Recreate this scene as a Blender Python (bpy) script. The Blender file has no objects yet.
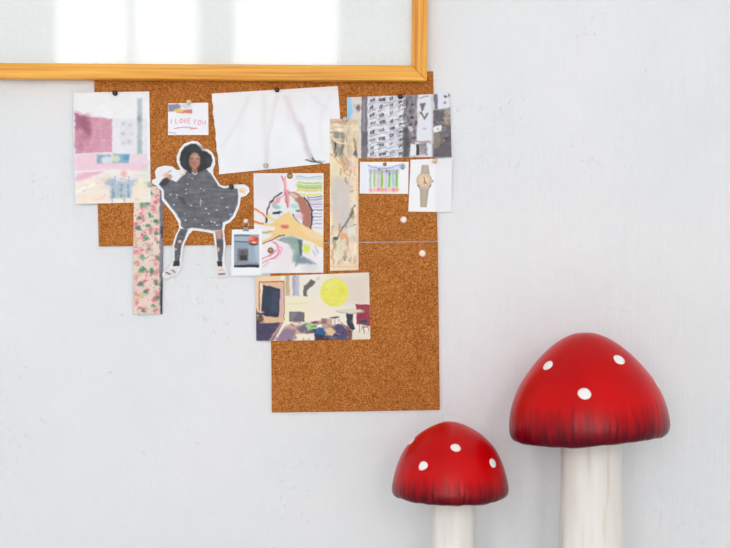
import bpy, bmesh, math, random
import numpy as np
from mathutils import Vector, Matrix
from mathutils.geometry import tessellate_polygon

# ------------------------------------------------------------------ scale
D = 2.40                       # camera to wall
S = 1.307 / 730.0              # metres per photo pixel, measured on the wall (30 cm cork tiles)
ZC = 0.75                      # camera height
PI = math.pi
COL = bpy.context.scene.collection
rnd = random.Random(7)
nr = np.random.RandomState(11)

def X(px, d=0.0): return (px - 365.0) * S * (D - d) / D
def Z(py, d=0.0): return ZC + (274.0 - py) * S * (D - d) / D
def srgb(c):
    c = np.asarray(c, dtype=float) / 255.0
    return np.where(c <= 0.04045, c / 12.92, ((np.clip(c, 0, 1) + 0.055) / 1.055) ** 2.4)
def lin(r, g, b): return tuple(float(v) for v in srgb((r, g, b))) + (1.0,)

# ------------------------------------------------------------------ object helpers
def tag(o, label=None, cat=None, group=None, kind=None):
    if label: o['label'] = label
    if cat: o['category'] = cat
    if group: o['group'] = group
    if kind: o['kind'] = kind
    return o
def empty(name, loc, label, cat, group=None):
    o = bpy.data.objects.new(name, None); COL.objects.link(o)
    o.location = loc; o.empty_display_size = 0.03
    return tag(o, label, cat, group)
def link(name, me, mat, parent=None, loc=(0, 0, 0)):
    me.name = name
    o = bpy.data.objects.new(name, me); COL.objects.link(o)
    if mat is not None: me.materials.append(mat)
    o.location = loc
    if parent: o.parent = parent
    return o
def from_bm(bm, smooth=False):
    me = bpy.data.meshes.new('m')
    bmesh.ops.recalc_face_normals(bm, faces=bm.faces)
    bm.to_mesh(me); bm.free()
    if smooth:
        for p in me.polygons: p.use_smooth = True
    return me
def add_box(bm, x0, x1, y0, y1, z0, z1):
    v = [bm.verts.new((x, y, z)) for x in (x0, x1) for y in (y0, y1) for z in (z0, z1)]
    for f in ((0,1,3,2),(4,6,7,5),(0,4,5,1),(2,3,7,6),(0,2,6,4),(1,5,7,3)):
        bm.faces.new([v[i] for i in f])
def bevel(o, w, seg=2):
    m = o.modifiers.new('bevel', 'BEVEL'); m.width = w; m.segments = seg; m.limit_method = 'ANGLE'
    return o

# ------------------------------------------------------------------ node materials
def mat_new(name, rough=0.6, spec=0.5):
    m = bpy.data.materials.new(name); m.use_nodes = True
    b = m.node_tree.nodes['Principled BSDF']
    b.inputs['Roughness'].default_value = rough
    b.inputs['Specular IOR Level'].default_value = spec
    return m, m.node_tree.nodes, m.node_tree.links, b
def N(nodes, kind, **kw):
    n = nodes.new(kind)
    for k, v in kw.items(): setattr(n, k, v)
    return n
def ramp(nodes, links, fac, stops):
    r = nodes.new('ShaderNodeValToRGB')
    e = r.color_ramp.elements
    while len(e) < len(stops): e.new(0.5)
    for i, (p, c) in enumerate(stops):
        e[i].position = p; e[i].color = c
    links.new(fac, r.inputs[0]); return r
def mixc(nodes, links, fac, a, b, mode='MIX'):
    m = nodes.new('ShaderNodeMix'); m.data_type = 'RGBA'; m.blend_type = mode
    for s, v in ((m.inputs[0], fac), (m.inputs[6], a), (m.inputs[7], b)):
        if hasattr(v, 'links') or hasattr(v, 'is_linked'): links.new(v, s)
        else: s.default_value = v
    return m.outputs[2]
def plain(name, rgb, rough=0.5, metal=0.0, spec=0.5):
    m, n, l, b = mat_new(name, rough, spec)
    t = N(n, 'ShaderNodeTexNoise'); t.inputs['Scale'].default_value = 120
    c = [v / 255 for v in rgb]
    r = ramp(n, l, t.outputs[0], [(0.3, lin(*[v * 0.985 for v in rgb])), (0.7, lin(*[min(255, v * 1.01) for v in rgb]))])
    l.new(r.outputs[0], b.inputs['Base Color'])
    b.inputs['Metallic'].default_value = metal
    return m

def wall_material():
    m, n, l, b = mat_new('white_painted_plaster', 0.55, 0.3)
    tc = N(n, 'ShaderNodeNewGeometry'); pos = tc.outputs['Position']
    big = N(n, 'ShaderNodeTexNoise'); big.inputs['Scale'].default_value = 3.2; big.inputs['Detail'].default_value = 4
    l.new(pos, big.inputs['Vector'])
    base = ramp(n, l, big.outputs[0], [(0.3, lin(226, 229, 232)), (0.7, lin(234, 234, 237))])
    # rare dirt specks and chips of old paint
    v = N(n, 'ShaderNodeTexVoronoi'); v.inputs['Scale'].default_value = 9.0; l.new(pos, v.inputs['Vector'])
    wob = N(n, 'ShaderNodeTexNoise'); wob.inputs['Scale'].default_value = 210; l.new(pos, wob.inputs['Vector'])
    add = N(n, 'ShaderNodeMath', operation='MULTIPLY_ADD'); l.new(wob.outputs[0], add.inputs[0]); add.inputs[1].default_value = 0.05; l.new(v.outputs['Distance'], add.inputs[2])
    spk = ramp(n, l, add.outputs[0], [(0.045, (1, 1, 1, 1)), (0.062, (0, 0, 0, 1))])
    sel = N(n, 'ShaderNodeSeparateColor'); l.new(v.outputs['Color'], sel.inputs[0])
    gt = N(n, 'ShaderNodeMath', operation='GREATER_THAN'); l.new(sel.outputs[0], gt.inputs[0]); gt.inputs[1].default_value = 0.55
    mk = N(n, 'ShaderNodeMath', operation='MULTIPLY'); l.new(spk.outputs[0], mk.inputs[0]); l.new(gt.outputs[0], mk.inputs[1])
    mk2 = N(n, 'ShaderNodeMath', operation='MULTIPLY'); l.new(mk.outputs[0], mk2.inputs[0]); mk2.inputs[1].default_value = 0.35
    c1 = mixc(n, l, mk2.outputs[0], base.outputs[0], lin(176, 172, 162))
    l.new(c1, b.inputs['Base Color'])
    # brush strokes (vertical, stronger towards lower right) plus trowel unevenness
    mp = N(n, 'ShaderNodeMapping'); mp.inputs['Scale'].default_value = (85, 85, 3.0); l.new(pos, mp.inputs[0])
    st = N(n, 'ShaderNodeTexNoise'); st.inputs['Scale'].default_value = 1.0; st.inputs['Detail'].default_value = 2; l.new(mp.outputs[0], st.inputs['Vector'])
    sx = N(n, 'ShaderNodeSeparateXYZ'); l.new(pos, sx.inputs[0])
    mr = N(n, 'ShaderNodeMapRange'); l.new(sx.outputs[0], mr.inputs[0]); mr.inputs[1].default_value = 0.0; mr.inputs[2].default_value = 0.5; mr.inputs[3].default_value = 0.12; mr.inputs[4].default_value = 0.75
    s2 = N(n, 'ShaderNodeMath', operation='MULTIPLY'); l.new(st.outputs[0], s2.inputs[0]); l.new(mr.outputs[0], s2.inputs[1])
    tr = N(n, 'ShaderNodeTexNoise'); tr.inputs['Scale'].default_value = 26; tr.inputs['Detail'].default_value = 8; tr.inputs['Roughness'].default_value = 0.65; l.new(pos, tr.inputs['Vector'])
    cr = N(n, 'ShaderNodeTexNoise'); cr.inputs['Scale'].default_value = 75; cr.inputs['Detail'].default_value = 4; l.new(pos, cr.inputs['Vector'])
    crr = ramp(n, l, cr.outputs[0], [(0.60, (0, 0, 0, 1)), (0.68, (1, 1, 1, 1))])
    patch = N(n, 'ShaderNodeTexNoise'); patch.inputs['Scale'].default_value = 5.5; l.new(pos, patch.inputs['Vector'])
    pr = ramp(n, l, patch.outputs[0], [(0.52, (0, 0, 0, 1)), (0.62, (1, 1, 1, 1))])
    cm = N(n, 'ShaderNodeMath', operation='MULTIPLY'); l.new(crr.outputs[0], cm.inputs[0]); l.new(pr.outputs[0], cm.inputs[1])
    h1 = N(n, 'ShaderNodeMath', operation='MULTIPLY_ADD'); l.new(tr.outputs[0], h1.inputs[0]); h1.inputs[1].default_value = 1.2; l.new(s2.outputs[0], h1.inputs[2])
    h2 = N(n, 'ShaderNodeMath', operation='MULTIPLY_ADD'); l.new(cm.outputs[0], h2.inputs[0]); h2.inputs[1].default_value = 0.35; l.new(h1.outputs[0], h2.inputs[2])
    bp = N(n, 'ShaderNodeBump'); bp.inputs['Strength'].default_value = 0.8; bp.inputs['Distance'].default_value = 0.0036
    l.new(h2.outputs[0], bp.inputs['Height']); l.new(bp.outputs[0], b.inputs['Normal'])
    return m

def cork_material(seed):
    m, n, l, b = mat_new('cork', 0.9, 0.15)
    g = N(n, 'ShaderNodeNewGeometry'); mp = N(n, 'ShaderNodeMapping'); mp.inputs['Location'].default_value = (seed, seed * 2, 0)
    l.new(g.outputs['Position'], mp.inputs[0])
    v = N(n, 'ShaderNodeTexVoronoi'); v.inputs['Scale'].default_value = 560; l.new(mp.outputs[0], v.inputs['Vector'])
    wp = N(n, 'ShaderNodeTexNoise'); wp.inputs['Scale'].default_value = 300; l.new(mp.outputs[0], wp.inputs['Vector'])
    va = N(n, 'ShaderNodeVectorMath', operation='MULTIPLY_ADD'); l.new(wp.outputs['Color'], va.inputs[0]); va.inputs[1].default_value = (.004, .004, .004); l.new(mp.outputs[0], va.inputs[2])
    l.new(va.outputs[0], v.inputs['Vector'])
    sc = N(n, 'ShaderNodeSeparateColor'); l.new(v.outputs['Color'], sc.inputs[0])
    c = ramp(n, l, sc.outputs[0], [(0.0, lin(132, 72, 24)), (0.22, lin(168, 100, 42)), (0.62, lin(188, 116, 54)), (1.0, lin(212, 146, 82))])
    n2 = N(n, 'ShaderNodeTexNoise'); n2.inputs['Scale'].default_value = 14; n2.inputs['Detail'].default_value = 3; l.new(mp.outputs[0], n2.inputs['Vector'])
    t = ramp(n, l, n2.outputs[0], [(0.3, (0.86, 0.84, 0.82, 1)), (0.7, (1.0, 1.0, 1.0, 1))])
    l.new(mixc(n, l, 1.0, c.outputs[0], t.outputs[0], 'MULTIPLY'), b.inputs['Base Color'])
    bp = N(n, 'ShaderNodeBump'); bp.inputs['Strength'].default_value = 0.5; bp.inputs['Distance'].default_value = 0.0007
    l.new(v.outputs['Distance'], bp.inputs['Height']); l.new(bp.outputs[0], b.inputs['Normal'])
    return m

def wood_material(axis):
    m, n, l, b = mat_new('golden_oak', 0.42, 0.4)
    tc = N(n, 'ShaderNodeTexCoord'); mp = N(n, 'ShaderNodeMapping')
    mp.inputs['Scale'].default_value = (3, 90, 150) if axis == 'x' else (150, 90, 3)
    l.new(tc.outputs['Object'], mp.inputs[0])
    a = N(n, 'ShaderNodeTexNoise'); a.inputs['Scale'].default_value = 1.3; a.inputs['Detail'].default_value = 5; a.inputs['Distortion'].default_value = 0.4
    l.new(mp.outputs[0], a.inputs['Vector'])
    c = ramp(n, l, a.outputs[0], [(0.28, lin(196, 120, 26)), (0.45, lin(228, 154, 42)), (0.7, lin(246, 182, 72))])
    l.new(c.outputs[0], b.inputs['Base Color'])
    bp = N(n, 'ShaderNodeBump'); bp.inputs['Strength'].default_value = 0.25; bp.inputs['Distance'].default_value = 0.0006
    l.new(a.outputs[0], bp.inputs['Height']); l.new(bp.outputs[0], b.inputs['Normal'])
    return m

def glass_material(name='clear_glass'):
    m = bpy.data.materials.new(name); m.use_nodes = True
    n, l = m.node_tree.nodes, m.node_tree.links; n.clear()
    o = n.new('ShaderNodeOutputMaterial'); mx = n.new('ShaderNodeMixShader')
    fr = n.new('ShaderNodeFresnel'); fr.inputs['IOR'].default_value = 1.52
    t = n.new('ShaderNodeBsdfTransparent'); g = n.new('ShaderNodeBsdfGlossy'); g.inputs['Roughness'].default_value = 0.045
    ge = n.new('ShaderNodeNewGeometry'); inv = n.new('ShaderNodeMath'); inv.operation = 'SUBTRACT'; inv.inputs[0].default_value = 1.0; l.new(ge.outputs['Backfacing'], inv.inputs[1])
    fm = n.new('ShaderNodeMath'); fm.operation = 'MULTIPLY'; l.new(fr.outputs[0], fm.inputs[0]); l.new(inv.outputs[0], fm.inputs[1])
    l.new(fm.outputs[0], mx.inputs[0]); l.new(t.outputs[0], mx.inputs[1]); l.new(g.outputs[0], mx.inputs[2]); l.new(mx.outputs[0], o.inputs[0])
    return m

def print_material(rough=0.45, spec=0.35):
    m, n, l, b = mat_new('printed_paper', rough, spec)
    a = N(n, 'ShaderNodeAttribute', attribute_name='ink')
    g = N(n, 'ShaderNodeTexNoise'); g.inputs['Scale'].default_value = 700
    t = ramp(n, l, g.outputs[0], [(0.3, (0.96, 0.96, 0.96, 1)), (0.7, (1, 1, 1, 1))])
    l.new(mixc(n, l, 1.0, a.outputs['Color'], t.outputs[0], 'MULTIPLY'), b.inputs['Base Color'])
    return m

def cap_material(rim_h, top_h, fade):
    m, n, l, b = mat_new('red_lacquer', 0.28, 0.2)
    tc = N(n, 'ShaderNodeTexCoord'); s = N(n, 'ShaderNodeSeparateXYZ'); l.new(tc.outputs['Object'], s.inputs[0])
    ang = N(n, 'ShaderNodeMath', operation='ARCTAN2'); l.new(s.outputs[1], ang.inputs[0]); l.new(s.outputs[0], ang.inputs[1])
    cv = N(n, 'ShaderNodeCombineXYZ')
    am = N(n, 'ShaderNodeMath', operation='MULTIPLY'); l.new(ang.outputs[0], am.inputs[0]); am.inputs[1].default_value = 16
    zm = N(n, 'ShaderNodeMath', operation='MULTIPLY'); l.new(s.outputs[2], zm.inputs[0]); zm.inputs[1].default_value = 14
    l.new(am.outputs[0], cv.inputs[0]); l.new(zm.outputs[0], cv.inputs[1])
    st = N(n, 'ShaderNodeTexNoise'); st.inputs['Scale'].default_value = 1.0; st.inputs['Detail'].default_value = 5; l.new(cv.outputs[0], st.inputs['Vector'])
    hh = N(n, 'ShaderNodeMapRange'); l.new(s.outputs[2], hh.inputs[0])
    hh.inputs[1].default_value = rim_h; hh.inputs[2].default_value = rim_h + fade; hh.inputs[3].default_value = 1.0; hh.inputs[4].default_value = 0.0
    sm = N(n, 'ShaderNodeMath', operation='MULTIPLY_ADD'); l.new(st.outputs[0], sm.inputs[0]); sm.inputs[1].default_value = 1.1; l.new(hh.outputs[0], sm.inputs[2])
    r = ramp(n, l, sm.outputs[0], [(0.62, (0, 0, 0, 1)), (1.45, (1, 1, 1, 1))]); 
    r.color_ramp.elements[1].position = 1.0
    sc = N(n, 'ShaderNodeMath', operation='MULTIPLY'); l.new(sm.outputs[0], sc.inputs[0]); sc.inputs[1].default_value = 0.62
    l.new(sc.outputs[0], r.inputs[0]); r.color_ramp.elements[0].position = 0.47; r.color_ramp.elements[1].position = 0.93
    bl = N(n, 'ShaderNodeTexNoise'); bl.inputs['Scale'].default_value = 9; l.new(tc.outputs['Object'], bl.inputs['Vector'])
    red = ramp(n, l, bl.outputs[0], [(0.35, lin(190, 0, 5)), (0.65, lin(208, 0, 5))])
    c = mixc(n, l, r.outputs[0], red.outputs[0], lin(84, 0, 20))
    l.new(c, b.inputs['Base Color'])
    bm_ = N(n, 'ShaderNodeMath', operation='MULTIPLY'); l.new(st.outputs[0], bm_.inputs[0]); l.new(hh.outputs[0], bm_.inputs[1])
    fi = N(n, 'ShaderNodeTexNoise'); fi.inputs['Scale'].default_value = 30; l.new(tc.outputs['Object'], fi.inputs['Vector'])
    b2 = N(n, 'ShaderNodeMath', operation='MULTIPLY_ADD'); l.new(fi.outputs[0], b2.inputs[0]); b2.inputs[1].default_value = 0.35; l.new(bm_.outputs[0], b2.inputs[2])
    bp = N(n, 'ShaderNodeBump'); bp.inputs['Strength'].default_value = 0.6; bp.inputs['Distance'].default_value = 0.004
    l.new(b2.outputs[0], bp.inputs['Height']); l.new(bp.outputs[0], b.inputs['Normal'])
    return m

def stem_material():
    m, n, l, b = mat_new('cream_painted_stem', 0.6, 0.3)
    tc = N(n, 'ShaderNodeTexCoord'); mp = N(n, 'ShaderNodeMapping'); mp.inputs['Scale'].default_value = (70, 70, 5); l.new(tc.outputs['Object'], mp.inputs[0])
    a = N(n, 'ShaderNodeTexNoise'); a.inputs['Scale'].default_value = 1; a.inputs['Detail'].default_value = 4; l.new(mp.outputs[0], a.inputs['Vector'])
    c = ramp(n, l, a.outputs[0], [(0.26, lin(218, 204, 186)), (0.42, lin(236, 231, 225)), (0.7, lin(243, 240, 236))])
    l.new(c.outputs[0], b.inputs['Base Color'])
    bp = N(n, 'ShaderNodeBump'); bp.inputs['Strength'].default_value = 0.4; bp.inputs['Distance'].default_value = 0.0015
    l.new(a.outputs[0], bp.inputs['Height']); l.new(bp.outputs[0], b.inputs['Normal'])
    return m

M_WALL = wall_material()
M_PRINT = print_material()
M_EDGE = plain('white_paper_edge', (240, 240, 240), 0.8)
M_GLASS = glass_material()

# ------------------------------------------------------------------ print painter
class Ink:
    """Pigment of a print, sampled at the paper's own vertices (coordinates: photo-sized units on the wall)."""
    def __init__(s, P, base, warp=0.0):
        s.x = P[:, 0].copy(); s.y = P[:, 1].copy()
        if warp:
            for sc_, am in ((3.1, 1.0), (1.3, .2)):
                a = s.field(sc_, sc_, 90 + int(sc_)) * warp * am; b = s.field(sc_, sc_, 70 + int(sc_)) * warp * am
                s.x = s.x + a; s.y = s.y + b
        s.c = np.tile(np.array(base, float), (len(P), 1))
    def put(s, mask, col, a=1.0):
        m = np.clip(mask, 0, 1)[:, None] * a
        s.c = s.c * (1 - m) + np.array(col, float)[None, :] * m
    def poly(s, pts, col, a=1.0, soft=0.45):
        px = np.array([p[0] for p in pts], float); py = np.array([p[1] for p in pts], float)
        inside = np.zeros(len(s.x), bool); dmin = np.full(len(s.x), 1e9)
        n = len(px)
        for i in range(n):
            x0, y0, x1, y1 = px[i], py[i], px[(i + 1) % n], py[(i + 1) % n]
            if y0 != y1:
                c = ((y0 > s.y) != (y1 > s.y)) & (s.x < (x1 - x0) * (s.y - y0) / (y1 - y0) + x0)
                inside ^= c
            dmin = np.minimum(dmin, s.segd(x0, y0, x1, y1))
        sd = np.where(inside, dmin, -dmin)
        s.put(0.5 + sd / (2 * soft), col, a)
    def segd(s, x0, y0, x1, y1):
        dx, dy = x1 - x0, y1 - y0; L = dx * dx + dy * dy + 1e-9
        t = np.clip(((s.x - x0) * dx + (s.y - y0) * dy) / L, 0, 1)
        return np.hypot(s.x - x0 - t * dx, s.y - y0 - t * dy)
    def rect(s, x0, y0, x1, y1, col, a=1.0, soft=0.45): s.poly([(x0, y0), (x1, y0), (x1, y1), (x0, y1)], col, a, soft)
    def line(s, pts, w, col, a=1.0, soft=0.4):
        d = np.full(len(s.x), 1e9)
        for (x0, y0), (x1, y1) in zip(pts[:-1], pts[1:]): d = np.minimum(d, s.segd(x0, y0, x1, y1))
        s.put(0.5 + (w / 2 - d) / (2 * soft), col, a)
    def ell(s, cx, cy, rx, ry, col, a=1.0, soft=0.45, rot=0.0):
        c, q = math.cos(rot), math.sin(rot)
        u = ((s.x - cx) * c + (s.y - cy) * q) / rx; v = (-(s.x - cx) * q + (s.y - cy) * c) / ry
        s.put(0.5 + (1 - np.hypot(u, v)) * min(rx, ry) / (2 * soft), col, a)
    def ring(s, cx, cy, rx, ry, w, col, a=1.0, t0=0, t1=2 * PI, soft=0.4):
        k = 28; s.line([(cx + rx * math.cos(t0 + (t1 - t0) * i / k), cy + ry * math.sin(t0 + (t1 - t0) * i / k)) for i in range(k + 1)], w, col, a, soft)
    def noise(s, amp, sx, sy, seed=0, mask=None):
        val = s.field(sx, sy, seed)
        if mask is not None: val = val * mask
        s.c = np.clip(s.c + val[:, None] * amp, 0, 250)
    def field(s, sx, sy, seed):
        r = np.random.RandomState(seed); g = r.rand(64, 64) * 2 - 1
        u = (s.x / sx) % 63; v = (s.y / sy) % 63
        i, j = u.astype(int), v.astype(int); fu, fv = u - i, v - j
        return (g[i, j] * (1 - fu) + g[i + 1, j] * fu) * (1 - fv) + (g[i, j + 1] * (1 - fu) + g[i + 1, j + 1] * fu) * fv
    def box(s, x0, y0, x1, y1): return ((s.x > x0) & (s.x < x1) & (s.y > y0) & (s.y < y1)).astype(float)

def finish_print(o, thick=0.0003):
    o.data.materials.append(M_EDGE)
    m = o.modifiers.new('thickness', 'SOLIDIFY'); m.thickness = thick; m.offset = -1
    m.material_offset = 1; m.material_offset_rim = 1
    for p in o.data.polygons: p.use_smooth = True

def set_ink(me, ink):
    at = me.color_attributes.new('ink', 'FLOAT_COLOR', 'POINT')
    buf = np.ones((len(me.vertices), 4), np.float32); buf[:, :3] = srgb(ink.c)
    at.data.foreach_set('color', buf.ravel())

def sheet(name, quad, depth, painter, base, cell=0.5, curl=None, mat=None, parent=None, wave=0.0, warp=0.0):
    """A sheet of paper; quad = its corners tl, tr, br, bl on the wall."""
    q = np.array(quad, float)
    w = max(np.hypot(*(q[1] - q[0])), np.hypot(*(q[2] - q[3]))); h = max(np.hypot(*(q[3] - q[0])), np.hypot(*(q[2] - q[1])))
    nu, nv = int(w / cell) + 1, int(h / cell) + 1
    U, V = np.meshgrid(np.linspace(0, 1, nu), np.linspace(0, 1, nv)); U = U.ravel()[:, None]; V = V.ravel()[:, None]
    P = q[0] * (1 - U) * (1 - V) + q[1] * U * (1 - V) + q[2] * U * V + q[3] * (1 - U) * V
    U, V = U.ravel(), V.ravel()
    if wave:   # slightly hand-torn outline
        e = wave * (np.sin(V * 17) + np.sin(V * 41 + 1)) * (U < 1e-6); P[:, 0] += e
    ink = Ink(P, base, warp); painter(ink)
    dep = np.full(len(P), depth)
    if curl: dep = dep + curl(U, V)
    cx, cz = X(q[:, 0].mean(), depth), Z(q[:, 1].mean(), depth)
    f = S * (D - dep) / D
    co = np.empty((len(P), 3)); co[:, 0] = (P[:, 0] - 365) * f - cx; co[:, 1] = -(dep - depth); co[:, 2] = ZC + (274 - P[:, 1]) * f - cz
    idx = np.arange(nu * nv).reshape(nv, nu)
    F = np.stack([idx[:-1, :-1], idx[1:, :-1], idx[1:, 1:], idx[:-1, 1:]], -1).reshape(-1, 4)
    me = bpy.data.meshes.new(name); me.from_pydata(co.tolist(), [], F.tolist()); me.update()
    set_ink(me, ink)
    o = link(name, me, mat or M_PRINT, parent, (cx, -depth, cz)); finish_print(o)
    return o

def cutout(name, outline, depth, painter, base, cell=0.6):
    bm = bmesh.new()
    vs = [bm.verts.new((x, y, 0)) for x, y in outline]
    for t3 in tessellate_polygon([[Vector((x, y, 0)) for x, y in outline]]): bm.faces.new([vs[i] for i in t3])
    bmesh.ops.recalc_face_normals(bm, faces=bm.faces[:])
    xs = [p[0] for p in outline]; ys = [p[1] for p in outline]
    for k in np.arange(min(xs) + 0.3, max(xs), cell):
        bmesh.ops.bisect_plane(bm, geom=bm.verts[:] + bm.edges[:] + bm.faces[:], plane_co=(k, 0, 0), plane_no=(1, 0, 0), dist=1e-5)
    for k in np.arange(min(ys) + 0.3, max(ys), cell):
        bmesh.ops.bisect_plane(bm, geom=bm.verts[:] + bm.edges[:] + bm.faces[:], plane_co=(0, k, 0), plane_no=(0, 1, 0), dist=1e-5)
    P = np.array([(v.co.x, v.co.y) for v in bm.verts])
    ink = Ink(P, base, 0.3); painter(ink)
    cx, cz = X(sum(xs) / len(xs), depth), Z(sum(ys) / len(ys), depth)
    for v in bm.verts:
        px, py = v.co.x, v.co.y
        v.co = (X(px, depth) - cx, 0, Z(py, depth) - cz)
    me = bpy.data.meshes.new(name)
    bm.normal_update()
    if sum(f.normal.y for f in bm.faces) > 0: bmesh.ops.reverse_faces(bm, faces=bm.faces[:])
    bm.to_mesh(me); bm.free()
    set_ink(me, ink)
    o = link(name, me, M_PRINT, None, (cx, -depth, cz)); finish_print(o)
    return o

# ================================================================== ROOM
RW, RE, RS, RH = -2.7, 2.1, -5.5, 2.75     # west, east, south limits and ceiling height
def structure(name, boxes, mat):
    bm = bmesh.new()
    for b in boxes: add_box(bm, *b)
    return tag(link(name, from_bm(bm), mat), kind='structure')
M_FLOOR, n_, l_, b_ = mat_new('white_painted_floorboards', 0.5)
tc_ = N(n_, 'ShaderNodeTexCoord'); mp_ = N(n_, 'ShaderNodeMapping'); mp_.inputs['Scale'].default_value = (8, 0.6, 1); l_.new(tc_.outputs['Object'], mp_.inputs[0])
nt_ = N(n_, 'ShaderNodeTexNoise'); nt_.inputs['Scale'].default_value = 5; nt_.inputs['Detail'].default_value = 5; l_.new(mp_.outputs[0], nt_.inputs['Vector'])
r_ = ramp(n_, l_, nt_.outputs[0], [(0.3, lin(214, 212, 208)), (0.7, lin(228, 226, 222))]); l_.new(r_.outputs[0], b_.inputs['Base Color'])
M_ROOM = plain('white_room_paint', (232, 232, 232), 0.8)
M_WINF = plain('white_window_paint', (238, 238, 238), 0.4)
structure('wall_north', [(RW, RE, 0.0, 0.12, 0, RH)], M_WALL)
structure('wall_west', [(RW - 0.12, RW, RS, 0.0, 0, RH)], M_ROOM)
structure('wall_east', [(RE, RE + 0.12, RS, 0.0, 0, RH)], M_ROOM)
structure('floor', [(RW, RE, RS, 0.0, -0.1, 0)], M_FLOOR)
structure('ceiling', [(RW, RE, RS, 0.0, RH, RH + 0.1)], M_ROOM)
WIN = [(-1.86, -0.95), (-0.80, -0.13), (0.78, 1.62)]; WZ0, WZ1 = 0.55, 2.62  # last opening is added out of view to even the light towards the right
EX = RS - 0.12
structure('wall_south', [(RW, RE, EX, RS, 0, WZ0), (RW, RE, EX, RS, WZ1, RH), (RW, WIN[0][0], EX, RS, WZ0, WZ1),
                         (WIN[0][1], WIN[1][0], EX, RS, WZ0, WZ1), (WIN[1][1], WIN[2][0], EX, RS, WZ0, WZ1), (WIN[2][1], RE, EX, RS, WZ0, WZ1)], M_ROOM)
for i, (a, c) in enumerate(WIN):
    bm = bmesh.new(); t = 0.035
    y0, y1 = RS - 0.08, RS - 0.03
    add_box(bm, a, a + t, y0, y1, WZ0, WZ1); add_box(bm, c - t, c, y0, y1, WZ0, WZ1)
    add_box(bm, a, c, y0, y1, WZ0, WZ0 + t); add_box(bm, a, c, y0, y1, WZ1 - t, WZ1)
    if i == 0: add_box(bm, -1.40, -1.36, y0, y1, WZ0, WZ1)
    add_box(bm, a, c, y0, y1, 1.55, 1.575)
    w = tag(link('window_%d' % (i + 1), from_bm(bm), M_WINF), kind='structure')  # the third one is an added, unseen opening that lets in more daylight
    bm = bmesh.new(); add_box(bm, a + t, c - t, RS - 0.057, RS - 0.053, WZ0 + t, WZ1 - t)
    link('pane', from_bm(bm), M_GLASS, w)
    la = bpy.data.lights.new('daylight_portal', 'AREA'); la.shape = 'RECTANGLE'; la.size = c - a; la.size_y = WZ1 - WZ0
    la.cycles.is_portal = True
    lo = bpy.data.objects.new('daylight_portal', la); COL.objects.link(lo)
    lo.location = ((a + c) / 2, RS - 0.13, (WZ0 + WZ1) / 2); lo.rotation_euler = (PI / 2, 0, 0)
    lo.rotation_euler = (-PI / 2 + PI, 0, 0)

# ================================================================== CORK TILES
def cork(quad, seed, label, thick=0.005):
    bm = bmesh.new()
    c = (sum(p[0] for p in quad) / 4, sum(p[1] for p in quad) / 4); cx, cz = X(c[0], thick), Z(c[1], thick)
    fr = [bm.verts.new((X(x, thick) - cx, -thick / 2, Z(y, thick) - cz)) for x, y in quad]
    bk = [bm.verts.new((X(x, thick) - cx, thick / 2, Z(y, thick) - cz)) for x, y in quad]
    bm.faces.new(fr); bm.faces.new(bk[::-1])
    for i in range(4): bm.faces.new([fr[i], bk[i], bk[(i + 1) % 4], fr[(i + 1) % 4]])
    o = link('cork_tile', from_bm(bm), cork_material(seed), None, (cx, -thick / 2 + 0.0003, cz))
    bevel(o, 0.0006, 1)
    return tag(o, label, 'cork board', 'square cork tiles on the wall')
cork([(93.8, 72.5), (262.6, 72.2), (266.3, 244.3), (98.8, 246.3)], 1.0, 'upper left square cork tile, its left edge behind the pink room print')
cork([(262.9, 72.2), (433.2, 71.2), (437.6, 240.7), (266.6, 242.7)], 5.0, 'upper right square cork tile carrying the grey city print and the watch card')
cork([(270.2, 244.0), (437.8, 241.7), (439.8, 410.0), (271.8, 412.6)], 9.0, 'bottom square cork tile, mostly bare, beside the two red mushrooms')

# ================================================================== PICTURE FRAME
fd0, fd1 = 0.0056, 0.030
PFX0, PFX1, PFZ1 = X(-190, fd1), X(427, fd1), Z(-300, fd1)
piv = (X(427, fd1), 0, Z(80.6, fd1))
fw = 15.2 * S * (D - fd1) / D
frame = empty('picture_frame', piv, 'large oak picture frame with reflective glass hanging above the cork tiles', 'picture frame')
W_ = PFX1 - PFX0; H_ = PFZ1 - piv[2]
M_WX, M_WZ = wood_material('x'), wood_material('z')
def rail(kind, a, b_, c, d_, mat, name='frame_rail'):
    # mitred rail: outer edge a-b, inner edge d-c ; with a rounded lip
    bm = bmesh.new()
    y0, y1 = -fd0, -fd1
    f = [bm.verts.new((p[0], y1, p[1])) for p in (a, b_, c, d_)]; k = [bm.verts.new((p[0], y0, p[1])) for p in (a, b_, c, d_)]
    bm.faces.new(f); bm.faces.new(k[::-1])
    for i in range(4): bm.faces.new([f[i], k[i], k[(i + 1) % 4], f[(i + 1) % 4]])
    bevel(link(name, from_bm(bm), mat, frame), 0.0018, 3)
rail('b', (-W_, 0), (0, 0), (-fw, fw), (-W_ + fw, fw), M_WX)
rail('r', (0, 0), (0, H_), (-fw, H_ - fw), (-fw, fw), M_WZ)
rail('t', (0, H_), (-W_, H_), (-W_ + fw, H_ - fw), (-fw, H_ - fw), M_WX)
rail('l', (-W_, H_), (-W_, 0), (-W_ + fw, fw), (-W_ + fw, H_ - fw), M_WZ)
bm = bmesh.new(); add_box(bm, -W_ + fw - .004, -fw + .004, -0.0215, -0.0195, fw - .004, H_ - fw + .004)
link('glass', from_bm(bm), M_GLASS, frame)
bm = bmesh.new(); add_box(bm, -W_ + fw - .004, -fw + .004, -0.0180, -0.0165, fw - .004, H_ - fw + .004)
tag(link('picture_mat', from_bm(bm), plain('white_mat_board', (236, 238, 238), 0.9), frame), 'blank white board behind the glass')
bm = bmesh.new(); add_box(bm, -W_ + fw - .006, -fw + .006, -0.0160, -0.0080, fw - .006, H_ - fw + .006)
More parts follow.
